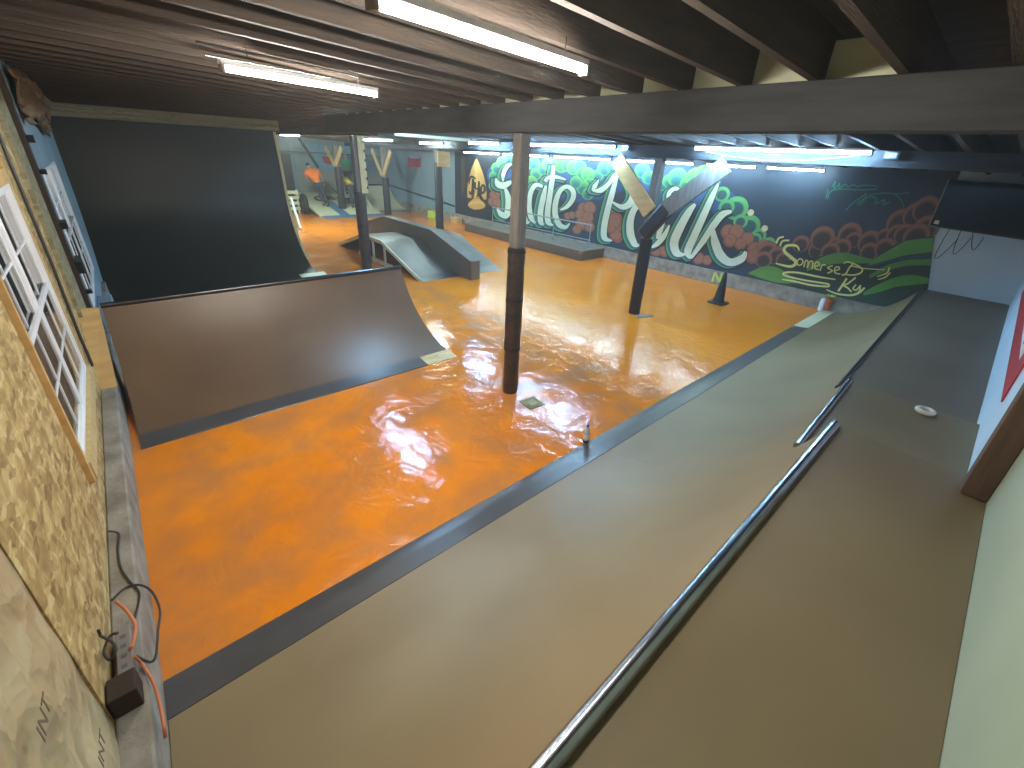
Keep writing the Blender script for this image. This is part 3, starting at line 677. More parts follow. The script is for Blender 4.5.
# hanging cord under the brightest tube and conduits near the second tube
cr_ = MB(); pts = []
for i in range(17):
    u = i / 16; pts.append((XR - .04, 1.55 + 2.0 * u, 2.905 - .09 * math.sin(pi * u)))
cr_.tube(pts, .006, 6); tag(cr_.build('light_cord', M['white']), 'thin pale cord sagging below the brightest light tube', 'cord')
for (pa, pb, lb_, zz) in (((196, 42), (372, 80), 'upper thin metal conduit above the light tube by the tall ramp', 3.235), ((205, 55), (372, 86), 'lower thin metal conduit above the light tube by the tall ramp', 3.215)):
    A_, B_ = at(*pa, 2, zz), at(*pb, 2, zz); MB().tube([A_, A_.lerp(B_, .5) + Vector((0, 0, .004)), B_], .009, 8).build('conduit', M['steel'], None, lb_, 'pipe')
A_, B_ = at(395, 134, 2, 2.93), at(470, 140.3, 2, 2.91)
MB().tube([A_, B_], .025, 8).build('conduit', M['pine_pale'], None, 'pale pipe running below the ceiling left of the middle post', 'pipe')
A_, B_ = at(288, 149.5, 2, 2.6), at(332, 152, 2, 2.6)
# ------------------------------------------------------------------ mural
mu = thing('wall_mural', 'painted graffiti mural with big mint lettering covering the right wall', 'mural', (XW - .01, 8.5, .335))
class Paint:
    step = 0
    def __init__(s): s.v = []; s.f = []; s.c = []
    def x(s): Paint.step += 1; return XW - .0012 - Paint.step * .00009
    def poly(s, pts, col):
        """flat painted patch; pts in photograph pixels on the wall plane"""
        x = s.x(); n = len(s.v)
        for p in pts:
            w = at(p[0], p[1], 0, XW); s.v.append((x, w.y, max(.338, w.z))); s.c.append(col)
        s.f.append(list(range(n, n + len(pts))))
    def wpoly(s, pts, col):
        x = s.x(); n = len(s.v)
        for p in pts: s.v.append((x, p[0], p[1])); s.c.append(col)
        s.f.append(list(range(n, n + len(pts))))
    def disc(s, c, r, cols, hl=(-.25, -.3), n=22, sq=1.0):
        """bubble: list of (radius fraction, colour) from the centre outwards"""
        x = s.x(); base = len(s.v); w = at(c[0], c[1], 0, XW); e = at(c[0] + 1, c[1], 0, XW); k = abs(w.y - e.y); e2 = at(c[0], c[1] + 1, 0, XW); kz = abs(w.z - e2.z)
        s.v.append((x, w.y - hl[0] * r * k * .0, w.z)); s.c.append(cols[0][1])
        for fr_, col in cols:
            for j in range(n):
                a = 2 * pi * j / n
                oy = (1 - fr_) * hl[0] * r; oz = (1 - fr_) * hl[1] * r
                s.v.append((x, w.y - (math.cos(a) * r * fr_ - oy) * k, max(.338, w.z + (math.sin(a) * r * fr_ * sq + oz) * kz))); s.c.append(col)
        m = len(cols)
        for j in range(n): s.f.append([base, base + 1 + j, base + 1 + (j + 1) % n])
        for i in range(m - 1):
            for j in range(n):
                q = base + 1 + i * n
                s.f.append([q + j, q + (j + 1) % n, q + n + (j + 1) % n, q + n + j])
    def stroke(s, pts, wid, col, dx=0, dy=0, grow=0, col2=None):
        """brush stroke through pts (pixels); wid = list of widths in pixels"""
        P = [Vector((p[0] + dx, p[1] + dy)) for p in pts]
        if not isinstance(wid, (list, tuple)): wid = [wid] * len(P)
        S = []; W = []
        k = len(P)
        for i in range(k - 1):
            p0, p1, p2, p3 = P[max(i - 1, 0)], P[i], P[i + 1], P[min(i + 2, k - 1)]
            for j in range(6):
                t = j / 6
                S.append(.5 * ((2 * p1) + (p2 - p0) * t + (2 * p0 - 5 * p1 + 4 * p2 - p3) * t * t + (3 * p1 - p0 - 3 * p2 + p3) * t ** 3)); W.append(wid[i] + (wid[i + 1] - wid[i]) * t)
        S.append(P[-1]); W.append(wid[-1])
        x = s.x(); base = len(s.v)
        for i, (p, w) in enumerate(zip(S, W)):
            d = (S[min(i + 1, len(S) - 1)] - S[max(i - 1, 0)])
            if d.length < 1e-6: d = Vector((1, 0))
            d.normalize(); nrm = Vector((-d.y, d.x)) * (w / 2 + grow)
            ext = d * grow * (-1 if i == 0 else 1 if i == len(S) - 1 else 0)
            for q in (p + nrm + ext, p - nrm + ext):
                ww = at(q.x, q.y, 0, XW); s.v.append((x, ww.y, max(.338, ww.z))); s.c.append(col2 if (col2 and q is None) else col)
        for i in range(len(S) - 1): s.f.append([base + 2 * i, base + 2 * i + 1, base + 2 * i + 3, base + 2 * i + 2])
    def build(s, name, label=None):
        me = D.meshes.new(name); o_ = OFF[mu.name]
        me.from_pydata([Vector(v) - o_ for v in s.v], [], s.f)
        ca = me.color_attributes.new('paint', 'FLOAT_COLOR', 'POINT')
        for i, c in enumerate(s.c): ca.data[i].color = lin(c)
        me.materials.append(M['paint']); me.update()
        o = D.objects.new(name, me); COL.objects.link(o); o.parent = mu; OFF[o.name] = o_
        for p in me.polygons:
            if p.normal.x > 0: p.flip()
        return tag(o, label)
def T(ox, oy, k): return lambda *ps: [(ox + x / k, oy + y / k) for x, y in ps]
Z3 = T(480, 130, 6.4); Z4 = T(600, 130, 5.689); Z5 = T(760, 150, 5.12); Z6 = T(450, 145, 8.083)
NAVY = (46, 62, 82); DK = (26, 34, 46); TEAL = (52, 128, 128); GRN = (88, 168, 108); LGRN = (124, 198, 122); MINT = (214, 232, 218); BLUE = (46, 88, 140)
def EDGE(z): return .74 + .26 * max(0, min(1, (z - .86) / 1.0))      # right-hand edge of the painting
bg = Paint()
bg.wpoly([(16.35, .336), (2.4, .336), (EDGE(.6), .6), (EDGE(.86), .86), (EDGE(1.4), 1.4), (EDGE(1.9), 1.9), (EDGE(2.86), 2.86), (16.35, 2.86)], NAVY)
bg.wpoly([(16.35, .336), (13.0, .336), (13.0, 2.86), (16.35, 2.86)], (24, 30, 40))
bg.poly(Z6((88, 90), (118, 85), (122, 330), (100, 420), (92, 400)), (74, 58, 40))
bg.build('painted_backdrop')
# green and blue cloud bubbles behind the lettering
cl = Paint()
def bub(cols, lst, sq=1.0):
    for (q, r) in lst: cl.disc(q, r, cols, sq=sq)
bl = [(0, (60, 104, 160)), (.7, (50, 90, 146)), (1, (44, 76, 120))]
gr = [(0, (40, 100, 132)), (.45, (50, 118, 122)), (.8, (84, 168, 104)), (1, (112, 190, 104))]
g2 = [(0, (56, 128, 124)), (.6, (88, 168, 104)), (1, (122, 190, 92))]
# blue haze patches
for q, r in ((Z3((470, 300))[0], 22), (Z3((640, 330))[0], 22), (Z3((130, 300))[0], 14), (Z3((560, 330))[0], 20), (Z4((60, 220))[0], 26), (Z4((260, 300))[0], 24), (Z4((430, 330))[0], 26), (Z4((560, 330))[0], 22), (Z4((700, 420))[0], 14), (Z3((740, 350))[0], 16)):
    cl.disc(q, r, bl)
for (x, y, r) in ((95, 300, 34), (88, 360, 30), (110, 245, 34), (150, 210, 40), (195, 185, 36), (250, 200, 36), (300, 220, 34), (345, 215, 36), (360, 280, 34), (330, 330, 34), (405, 250, 34), (440, 220, 40), (480, 210, 30), (520, 230, 40), (560, 225, 36), (600, 240, 44), (640, 235, 36), (655, 280, 40), (690, 285, 40), (720, 310, 34), (700, 340, 32), (660, 370, 40), (615, 335, 36), (690, 410, 34), (755, 290, 34), (800, 245, 44), (850, 240, 36), (900, 230, 34)):
    cl.disc(Z3((x, y))[0], r / 6.4 * 1.12, gr if (x + y) % 3 else g2, hl=(0, -.7))
for (x, y, r) in ((240, 230, 40), (280, 270, 36), (360, 310, 32), (395, 290, 36), (440, 270, 50), (490, 310, 34), (540, 270, 50), (590, 250, 48), (640, 300, 40), (560, 330, 34)):
    cl.disc(Z4((x, y))[0], r / 5.689 * 1.1, gr if (x + y) % 3 else g2, hl=(0, -.7))
def ringb(c, r, w, colr, cin):
    cl.disc(c, r, [(0, cin), (max(.1, 1 - w - .12), cin), (1 - w, colr), (1, colr)], hl=(.0, -.25))
for (x, y, r) in ((695, 365, 42), (775, 445, 66), (720, 440, 44), (850, 545, 60), (800, 520, 40), (905, 600, 40), (960, 650, 40), (885, 620, 34)):
    ringb(Z4((x, y))[0], r / 5.689 * 1.05, .3, (96, 180, 112), (48, 92, 104))
for (x, y) in ((858, 470), (937, 560)): cl.disc(Z4((x, y))[0], 3.4, [(0, (226, 226, 196)), (1, (206, 204, 170))])
cl.build('green_bubbles', 'green and blue painted bubbles')
cl = Paint()
# red-brown bubbles
rb = [(0, (150, 104, 88)), (.6, (164, 112, 92)), (.9, (142, 92, 78)), (1, (116, 80, 70))]
for (x, y, r) in ((95, 420, 36), (120, 400, 30), (80, 460, 30), (110, 470, 34), (560, 550, 24), (590, 545, 24), (660, 500, 36), (700, 500, 44), (640, 540, 34), (690, 560, 40), (650, 600, 40), (700, 620, 36), (620, 640, 30), (840, 540, 40), (870, 570, 44), (850, 620, 36), (890, 620, 30), (880, 690, 34)):
    cl.disc(Z3((x, y))[0], r / 6.4, rb, hl=(-.1, .5))
for (x, y, r) in ((80, 520, 46), (90, 600, 36), (60, 560, 30), (320, 680, 40), (370, 690, 34), (730, 580, 46), (775, 580, 46), (740, 630, 40), (840, 620, 40), (800, 650, 36), (880, 680, 46), (930, 660, 40), (940, 720, 44), (870, 720, 44), (560, 730, 36), (610, 740, 30)):
    cl.disc(Z4((x, y))[0], r / 5.689, rb, hl=(-.1, .5))
cl.build('red_bubbles', 'red-brown painted bubbles')
cl = Paint()
# smoky brown clouds to the right
br = [(0, (62, 58, 62)), (.66, (72, 62, 64)), (.86, (150, 104, 88)), (1, (128, 90, 82))]
for (x, y, r) in ((40, 520, 56), (90, 540, 50), (20, 560, 44), (120, 560, 40), (210, 480, 46), (290, 510, 44), (320, 450, 64), (390, 490, 50), (460, 430, 62), (480, 460, 44), (560, 470, 62), (640, 440, 44), (720, 370, 74), (700, 430, 54), (800, 330, 70), (740, 430, 56), (850, 300, 70), (850, 400, 70), (800, 440, 70), (560, 520, 50), (420, 500, 50), (360, 520, 50), (640, 500, 54)):
    w_ = at(*Z5((x, y))[0], 0, XW)
    if w_.y - r / 5.12 * .016 < .62: continue
    cl.disc(Z5((x, y))[0], r / 5.12, br, hl=(.0, -.75))
cl.build('brown_clouds', 'smoky brown painted clouds')
# green rolling hills at lower right
hi = Paint()
def band(top, bot, col): hi.poly(Z5(*top) + Z5(*bot)[::-1], col)
def q2(pts, n=8):
    out = []; k = len(pts)
    for i in range(k - 1):
        p0, p1, p2, p3 = [Vector(pts[j]) for j in (max(i - 1, 0), i, i + 1, min(i + 2, k - 1))]
        for j in range(n):
            t = j / n; out.append(tuple(.5 * ((2 * p1) + (p2 - p0) * t + (2 * p0 - 5 * p1 + 4 * p2 - p3) * t * t + (3 * p1 - p0 - 3 * p2 + p3) * t ** 3)))
    return out + [pts[-1]]
def hill(top, bot, col):
    tp, bt = q2(top), q2(bot); n = min(len(tp), len(bt))
    x = hi.x(); base = len(hi.v)
    for i in range(n):
        for p in (tp[i], bt[i]):
            q = Z5(p)[0]; w = at(q[0], q[1], 0, XW); hi.v.append((x, max(w.y, EDGE(w.z)), max(.338, w.z))); hi.c.append(col)
    for i in range(n - 1): hi.f.append([base + 2 * i, base + 2 * i + 1, base + 2 * i + 3, base + 2 * i + 2])
hill([(-60, 640), (60, 590), (180, 560), (300, 545), (430, 525), (560, 560), (700, 480), (890, 440)], [(-60, 645), (60, 700), (180, 720), (300, 740), (430, 760), (560, 790), (700, 800), (890, 760)], (44, 66, 58))
hill([(-60, 630), (20, 596), (100, 606), (200, 680)], [(-60, 632), (20, 660), (100, 680), (200, 682)], (96, 146, 68))
hill([(240, 590), (340, 540), (430, 525), (520, 545), (600, 565)], [(240, 620), (340, 590), (430, 580), (520, 580), (600, 580)], (92, 146, 76))
hill([(540, 590), (620, 560), (720, 545), (800, 540), (890, 520)], [(540, 610), (620, 585), (720, 565), (800, 560), (890, 545)], (44, 78, 96))
hill([(560, 570), (650, 520), (740, 470), (820, 455), (892, 450)], [(560, 590), (650, 565), (740, 540), (820, 530), (892, 520)], (90, 150, 70))
hill([(560, 640), (650, 590), (740, 565), (820, 560), (892, 555)], [(560, 660), (650, 620), (740, 595), (820, 590), (892, 590)], (86, 142, 66))
hill([(530, 730), (600, 690), (700, 650), (790, 640), (880, 660)], [(530, 745), (600, 730), (700, 700), (790, 690), (880, 680)], (84, 150, 64))
hill([(380, 700), (500, 680), (600, 640), (700, 610), (890, 600)], [(380, 715), (500, 705), (600, 665), (700, 640), (890, 640)], (46, 62, 54))
hi.build('painted_hills', 'green painted hills')
# big lettering: outline, teal drop, green drop, mint face
LET = []
def L_(z, pts, w): LET.append((z(*pts), [q / (6.4 if z is Z3 else 5.689) for q in w]))
# S
L_(Z3, [(205, 215), (172, 240), (152, 285), (150, 330)], [16, 26, 26, 8])
L_(Z3, [(104, 308), (118, 345), (155, 355), (205, 330)], [6, 40, 44, 20])
L_(Z3, [(165, 375), (182, 430), (182, 490), (165, 540)], [16, 36, 36, 16])
L_(Z3, [(112, 500), (135, 535), (170, 548), (200, 520)], [8, 34, 38, 16])
# k (mostly behind the post)
L_(Z3, [(268, 190), (258, 300), (248, 430), (240, 560)], [16, 34, 34, 22])
L_(Z3, [(300, 400), (272, 450), (256, 480)], [10, 26, 16])
L_(Z3, [(262, 480), (280, 540), (302, 590), (322, 585)], [16, 34, 26, 6])
# a
L_(Z3, [(405, 362), (360, 352), (328, 400), (318, 480), (330, 560), (358, 598)], [18, 30, 30, 30, 34, 10])
L_(Z3, [(425, 355), (408, 430), (390, 520), (392, 590), (415, 604)], [14, 36, 36, 34, 8])
# t
L_(Z3, [(474, 226), (466, 310), (450, 420), (436, 520), (440, 590), (470, 610)], [20, 32, 34, 36, 36, 8])
L_(Z3, [(420, 330), (440, 305), (490, 300), (555, 318)], [24, 22, 24, 6])
# e
L_(Z3, [(515, 512), (560, 490), (597, 440), (598, 390), (560, 362), (515, 390), (488, 460), (484, 540), (510, 605), (550, 622), (578, 596)], [8, 26, 32, 32, 26, 30, 34, 36, 36, 26, 6])
# P
L_(Z3, [(764, 318), (738, 360), (720, 385)], [4, 30, 8])
L_(Z3, [(722, 388), (775, 385), (826, 345), (868, 285), (920, 268)], [8, 36, 28, 22, 22])
L_(Z3, [(880, 290), (850, 400), (820, 510), (798, 620), (800, 690), (848, 708)], [22, 36, 38, 40, 38, 8])
L_(Z4, [(125, 240), (168, 290), (196, 350), (180, 410), (130, 438), (70, 408)], [18, 40, 48, 44, 30, 8])
# a
L_(Z4, [(262, 400), (205, 440), (176, 510), (176, 590), (200, 648), (228, 655)], [16, 34, 40, 44, 36, 8])
L_(Z4, [(395, 400), (372, 470), (346, 560), (330, 620)], [12, 32, 34, 20])
L_(Z4, [(398, 540), (368, 600), (330, 645), (295, 668)], [8, 30, 30, 10])
# r
L_(Z4, [(392, 412), (396, 360), (432, 332), (458, 356), (440, 398), (405, 412)], [22, 24, 22, 22, 22, 16])
L_(Z4, [(545, 420), (505, 470), (455, 560), (424, 640), (440, 700), (488, 708)], [16, 40, 48, 50, 44, 8])
# k
L_(Z4, [(676, 305), (640, 380), (590, 490), (540, 600), (502, 690), (520, 730)], [10, 34, 40, 42, 44, 14])
L_(Z4, [(752, 462), (700, 480), (650, 540), (590, 630), (520, 728)], [16, 38, 38, 34, 16])
L_(Z4, [(645, 560), (658, 640), (690, 715), (745, 752), (810, 730), (832, 690)], [16, 48, 52, 44, 42, 16])
lt = Paint()
for pts, w in LET: lt.stroke(pts, w, (30, 40, 58), -2.6, 1.4, 2.6)
for pts, w in LET: lt.stroke(pts, w, GRN, -3.0, 1.2, 1.1)
for pts, w in LET: lt.stroke(pts, w, (44, 116, 128), -1.6, .8, .9)
for pts, w in LET: lt.stroke(pts, w, (40, 52, 60), 0, 0, .55)
for pts, w in LET: lt.stroke(pts, w, MINT, 0, 0, 0)
lt.build('big_lettering', 'mint-white brush lettering with green shadow')
# arrowhead emblem
ar = Paint()
AH = Z6((217, 105), (200, 140), (180, 185), (160, 250), (148, 310), (142, 380), (144, 425), (170, 430), (185, 415), (192, 440), (165, 455), (148, 480), (160, 505), (200, 522), (245, 520), (282, 508), (292, 485), (275, 460), (245, 440), (255, 418), (275, 440), (298, 440), (300, 390), (294, 330), (280, 260), (258, 195), (235, 135))
cx_, cy_ = Z6((220, 320))[0]
xx_ = ar.x(); base = len(ar.v)
w = at(cx_, cy_, 0, XW); ar.v.append((xx_, w.y, w.z)); ar.c.append((226, 190, 110))
for p in AH:
    w = at(p[0], p[1], 0, XW); ar.v.append((xx_, w.y, w.z)); ar.c.append((196, 152, 82))
for i in range(len(AH)): ar.f.append([base, base + 1 + i, base + 1 + (i + 1) % len(AH)])
for q in (Z6((185, 410), (190, 430), (225, 432), (250, 420)),): ar.stroke(q, .8, (150, 104, 48))
for q in (Z6((150, 490), (180, 470), (220, 462), (260, 470), (290, 490)), Z6((217, 120), (214, 200), (216, 250))): ar.stroke(q, .6, (226, 200, 130))
for q, w in ((Z6((158, 318), (162, 275), (176, 256), (196, 262), (212, 276)), [1, 2, 2.4, 2, 1]), (Z6((190, 272), (190, 330), (184, 382), (170, 394), (158, 372)), [2, 3, 3, 2.2, 1]),
             (Z6((206, 300), (205, 330), (212, 352), (228, 352), (236, 330)), [2.2, 2.2, 1.6, 1.4, 1.4]), (Z6((238, 292), (236, 350), (230, 408), (216, 420)), [2, 2.4, 2, 1]), (Z6((262, 330), (252, 362), (262, 390), (282, 374), (284, 340), (270, 322), (260, 335)), [2, 2.4, 2.2, 2.4, 2.2, 1.6, 1.6])):
    ar.stroke(q, w, (34, 28, 26))
ar.build('arrowhead_emblem', 'tan arrowhead with black script')
# pale yellow town script
sc = Paint(); YEL = (222, 226, 150)
def S_(pts, w): sc.stroke(Z5(*pts), [q / 5.12 for q in w] if isinstance(w, list) else w / 5.12, YEL)
S_([(86, 478), (98, 452), (124, 444)], 9); S_([(104, 492), (118, 466), (152, 462)], 9)
S_([(203, 514), (188, 490), (140, 490), (126, 516), (160, 548), (186, 574), (158, 596), (82, 580)], [8, 13, 14, 15, 18, 18, 14, 6])
S_([(196, 590), (192, 570), (208, 556), (222, 568), (214, 586), (198, 590)], 7)
S_([(226, 600), (236, 566), (248, 572), (244, 602), (258, 570), (272, 574), (268, 610)], 7)
S_([(282, 596), (304, 588), (300, 574), (284, 580), (284, 606), (304, 612)], 7)
S_([(310, 618), (320, 588), (340, 590)], 7)
S_([(374, 592), (348, 602), (372, 618), (346, 630)], 7)
S_([(384, 618), (408, 610), (404, 598), (386, 604), (386, 628), (414, 634)], 7)
S_([(476, 584), (458, 604), (440, 634), (420, 640)], 8)
S_([(430, 580), (452, 572), (500, 590), (526, 612), (510, 632), (470, 640), (432, 634)], [6, 7, 8, 9, 9, 8, 5]); S_([(470, 592), (540, 606), (640, 612)], [6, 6, 4])
S_([(664, 598), (652, 628), (600, 648)], [8, 9, 4]); S_([(670, 626), (640, 652), (604, 662)], [6, 8, 4])
S_([(388, 662), (300, 648), (200, 628), (136, 626), (126, 640), (220, 664), (320, 680), (352, 686), (346, 698), (260, 690), (180, 672), (116, 662)], [6, 10, 10, 10, 8, 9, 9, 9, 9, 10, 9, 5])
S_([(446, 656), (424, 690), (402, 722)], 11); S_([(492, 652), (450, 684), (428, 692), (452, 706), (470, 726)], 9)
S_([(494, 688), (478, 708), (494, 716), (516, 692)], 8); S_([(516, 690), (512, 716), (498, 736)], [8, 8, 6]); S_([(538, 704), (510, 728), (470, 742), (400, 736), (342, 714)], [10, 12, 11, 9, 5])
sc.build('town_script', 'pale yellow script')
# teal spray signature high on the dark part
sg = Paint(); TQ = (52, 130, 118)
for pts in ([(370, 190), (390, 160), (380, 200), (410, 170), (405, 195), (440, 175), (450, 190), (480, 178), (500, 186), (540, 180), (600, 185)],
            [(350, 250), (365, 210), (430, 200), (520, 205), (600, 200)], [(440, 310), (480, 270), (530, 235), (545, 225), (530, 265), (500, 280)], [(500, 270), (560, 240), (600, 250), (590, 275), (640, 255), (630, 280), (670, 265)],
            [(560, 230), (640, 220), (700, 225), (770, 218)], [(690, 225), (720, 250), (740, 300)], [(350, 200), (340, 250)]):
    sg.stroke(Z5(*pts), 1.1, TQ)
sg.build('spray_signature', 'thin teal spray signature')
# marks on the blue far stretch of the wall
sgn = MB().prism([(19.1, 2.02), (20.3, 1.98), (20.25, 2.42), (19.95, 2.36), (19.3, 2.36), (19.1, 2.44)], 0, XW - .02, XW - .001)
tag(sgn.build('wall_sign', M['red']), 'small red sign hanging on the blue wall beyond the mural', 'sign')
# ------------------------------------------------------------------ banner, screen on the right end
bn = thing('wall_banner', 'large red bordered white banner on the white wall at the right edge', 'banner', (6.3, YF + .05, 1.3))
yb_ = YF + .042
MB().box((4.25, yb_, 1.33), (9.1, yb_ + .008, 2.75)).build('border', M['red'], bn, label='red border')
wp = MB(); wp.box((4.62, yb_ + .008, 1.55), (8.9, yb_ + .012, 2.6)); wp.build('field', M['signwhite'], bn, label='white field')
for k in range(9):
    x_ = 4.9 + k * .45
    MB().prism([(x_, 1.6), (x_ + .1, 1.6), (x_ + .26, 2.5), (x_ + .16, 2.5)], 1, yb_ + .012, yb_ + .015).build('lettering_bar', M['red'] if k % 3 else M['cordblack'], bn)
tl = at(928.5, 226, 0, 10.86)
tv = thing('wall_screen', 'black flat screen mounted high across the far right corner', 'screen', tuple(tl))
ang = R_(20); dv = Vector((-math.sin(ang), -math.cos(ang), 0)); nv = Vector((-math.cos(ang), math.sin(ang), 0))
zt_ = 2.7; wtv = 1.42
def tvp(u, z, d): v = tl + dv * u - nv * d; return (v.x, v.y, z - .015 * u)
def tvbox(u0, u1, z0, z1, d0, d1):
    m = MB(); vs = [tvp(u, z, d) for z in (z0, z1) for (u, d) in ((u0, d0), (u1, d0), (u1, d1), (u0, d1))]
    return m.add(vs, [(0, 3, 2, 1), (4, 5, 6, 7), (0, 1, 5, 4), (1, 2, 6, 5), (2, 3, 7, 6), (3, 0, 4, 7)])
tvbox(0, wtv, tl.z, zt_, 0, .05).build('body', M['black'], tv, bevel=.004)
tvbox(.018, wtv - .018, tl.z + .025, zt_ - .02, -.003, 0).build('display', M['screen'], tv, label='dark glossy display')
m_ = tvbox(-.006, .014, tl.z - .006, zt_, -.006, .05); m_.v += []; m_.build('bezel', M['grey'], tv, label='thin pale bezel')
tvbox(0, .12, tl.z - .006, tl.z + .012, -.006, .05).build('bezel', M['grey'], tv)
tvbox(.06, .13, tl.z + .05, tl.z + .11, -.005, -.003).build('sticker', M['tape'], tv, label='pale sticker')
m = MB(); A_ = Vector(tvp(.4, 2.2, .05)); m.bar(A_, (XW, A_.y + .02, 2.2), .06, .1); m.build('wall_mount', M['black'], tv)
cbm = MB()
for k in range(3):
    A_ = Vector(tvp(.3 + .16 * k, tl.z + .02, .04)); pts = []
    for i in range(15):
        u = i / 14; pts.append((A_.x + (XW - .02 - A_.x) * u, A_.y + .1 * math.sin(pi * u) * (1 - .6 * k) - .15 * u, A_.z - (.55 - .12 * k) * math.sin(pi * u * .9)))
    cbm.tube(pts, .006, 6)
tag(cbm.build('screen_cables', M['cordblack']), 'tangle of thin cables hanging below the black screen', 'cable')
# ------------------------------------------------------------------ small things on the floor and decks
def cone():
    c = at(718, 303, 2, 0); t = thing('traffic_cone', 'tall black cone standing on the orange floor before the mural', 'cone', tuple(c))
    MB().box((c.x - .17, c.y - .17, 0), (c.x + .17, c.y + .17, .035)).build('base', M['rubber'], t, bevel=.012)
    MB().lathe(c, [(.125, .035), (.11, .06), (.085, .3), (.055, .52), (.032, .68), (.026, .69)], 20).build('cone_body', M['rubber'], t)
cone()
A_ = at(716, 283, 0, XW - .046)
nm = MB(); nm.bar((XW - .048, A_.y + .1, .04), (XW - .048, A_.y + .1, .3), .05, .004, (1, 0, 0)); nm.bar((XW - .048, A_.y + .08, .29), (XW - .048, A_.y - .06, .1), .05, .004, (1, 0, 0)); nm.bar((XW - .048, A_.y - .08, .08), (XW - .048, A_.y - .08, .31), .05, .004, (1, 0, 0))
tag(nm.build('neon_mark', M['neon']), 'neon yellow zigzag mark on the curb behind the black cone', 'marking')
c = at(826, 311, 2, 0.02); c.x = min(c.x, XW - .2)
pt = thing('flower_pot', 'small orange and white pot with a green top at the end of the black strip', 'pot', (c.x, c.y, .0))
zb = .06
MB().lathe((c.x, c.y, 0), [(.06, zb), (.075, zb + .2), (.085, zb + .21), (.085, zb + .25), (.06, zb + .25)], 18).build('pot', M['terracotta'], pt)
MB().lathe((c.x - .06, c.y + .08, 0), [(.05, zb - .02), (.05, zb + .2), (.03, zb + .24)], 14).build('white_cup', M['white'], pt)
lv = MB()
for k in range(9):
    a = k * .7; lv.add([(c.x, c.y, zb + .24), (c.x + .05 * math.cos(a) - .02 * math.sin(a), c.y + .05 * math.sin(a) + .02 * math.cos(a), zb + .31), (c.x + .12 * math.cos(a), c.y + .12 * math.sin(a), zb + .33), (c.x + .05 * math.cos(a) + .02 * math.sin(a), c.y + .05 * math.sin(a) - .02 * math.cos(a), zb + .31)], [(0, 1, 2, 3)])
lv.build('leaves', M['neon'], pt)
c = at(585.5, 442.5, 2, 0)
bo = thing('drink_bottle', 'small clear bottle with a blue cap standing on the edge of the black strip', 'bottle', (c.x, c.y, .0125))
z = .0125
MB().lathe((c.x, c.y, 0), [(.028, z), (.033, z + .01), (.033, z + .12), (.028, z + .145), (.014, z + .175), (.013, z + .195)], 18).build('body', M['bottle_glass'], bo)
MB().lathe((c.x, c.y, 0), [(.0336, z + .045), (.0336, z + .1)], 18).build('label_band', M['white'], bo, label='white paper band')
MB().lathe((c.x, c.y, 0), [(.016, z + .19), (.016, z + .215)], 14).build('cap', M['label_blue'], bo, label='dark blue cap')
MB().lathe((c.x, c.y, 0), [(.0345, z + .004), (.0345, z + .03)], 18).build('base_band', M['darkbrown'], bo)
c = at(532, 403, 2, 0)
dr = thing('floor_drain', 'small greenish drain plate set in the orange floor right of the middle post', 'drain', (c.x, c.y, 0))
MB().prism([(c.x - .12, c.y - .1), (c.x + .1, c.y - .12), (c.x + .12, c.y + .1), (c.x - .1, c.y + .11)], 2, .0005, .006).build('plate', mat('drain_green', (150, 146, 88), .7, (96, 100, 66), 12, 4), dr)
MB().prism([(c.x - .06, c.y - .05), (c.x + .05, c.y - .06), (c.x + .06, c.y + .05), (c.x - .05, c.y + .055)], 2, .006, .010).build('grate', mat('drain_grate', (176, 168, 126), .6), dr)
c = at(925, 411.5, 2, .945)
tp = MB(); tp.tube([(c.x + .05 * math.cos(2 * pi * i / 28), c.y + .05 * math.sin(2 * pi * i / 28), .952) for i in range(28)], .02, 8, closed=True)
tag(tp.build('tape_roll', M['tape']), 'white ring of tape lying on the middle deck', 'tape')
cbd = MB(); c = at(640, 316, 2, 0); cbd.prism([(c.x - .15, c.y - .05), (c.x + .2, c.y - .16), (c.x + .24, c.y - .06), (c.x - .05, c.y + .08)], 2, .001, .012)
tag(cbd.build('rag', M['grey']), 'flat grey rag on the floor at the foot of the braced post', 'rag')
# neon patch and cardboard by the far end of the low box
for (px, py, m, lb_, s) in ((456.5, 216.5, M['neon'], 'neon green box on the floor left of the low brown box', .3), (459, 223, M['plywood'], 'small orange-brown carton beside the low brown box', .24)):
    c = at(px, py, 2, 0); c.x = min(c.x, 10.7)
    t = thing('carton', lb_, 'box', (c.x, c.y, 0)); MB().box((c.x - s / 2, c.y - s, 0), (c.x + s / 2, c.y + s, s)).build('body', m, t, bevel=.008); MB().box((c.x - s / 2 - .004, c.y - s * .2, s * .995), (c.x + s / 2 + .004, c.y + s * .2, s * 1.01)).build('tape_strip', M['tape'], t)

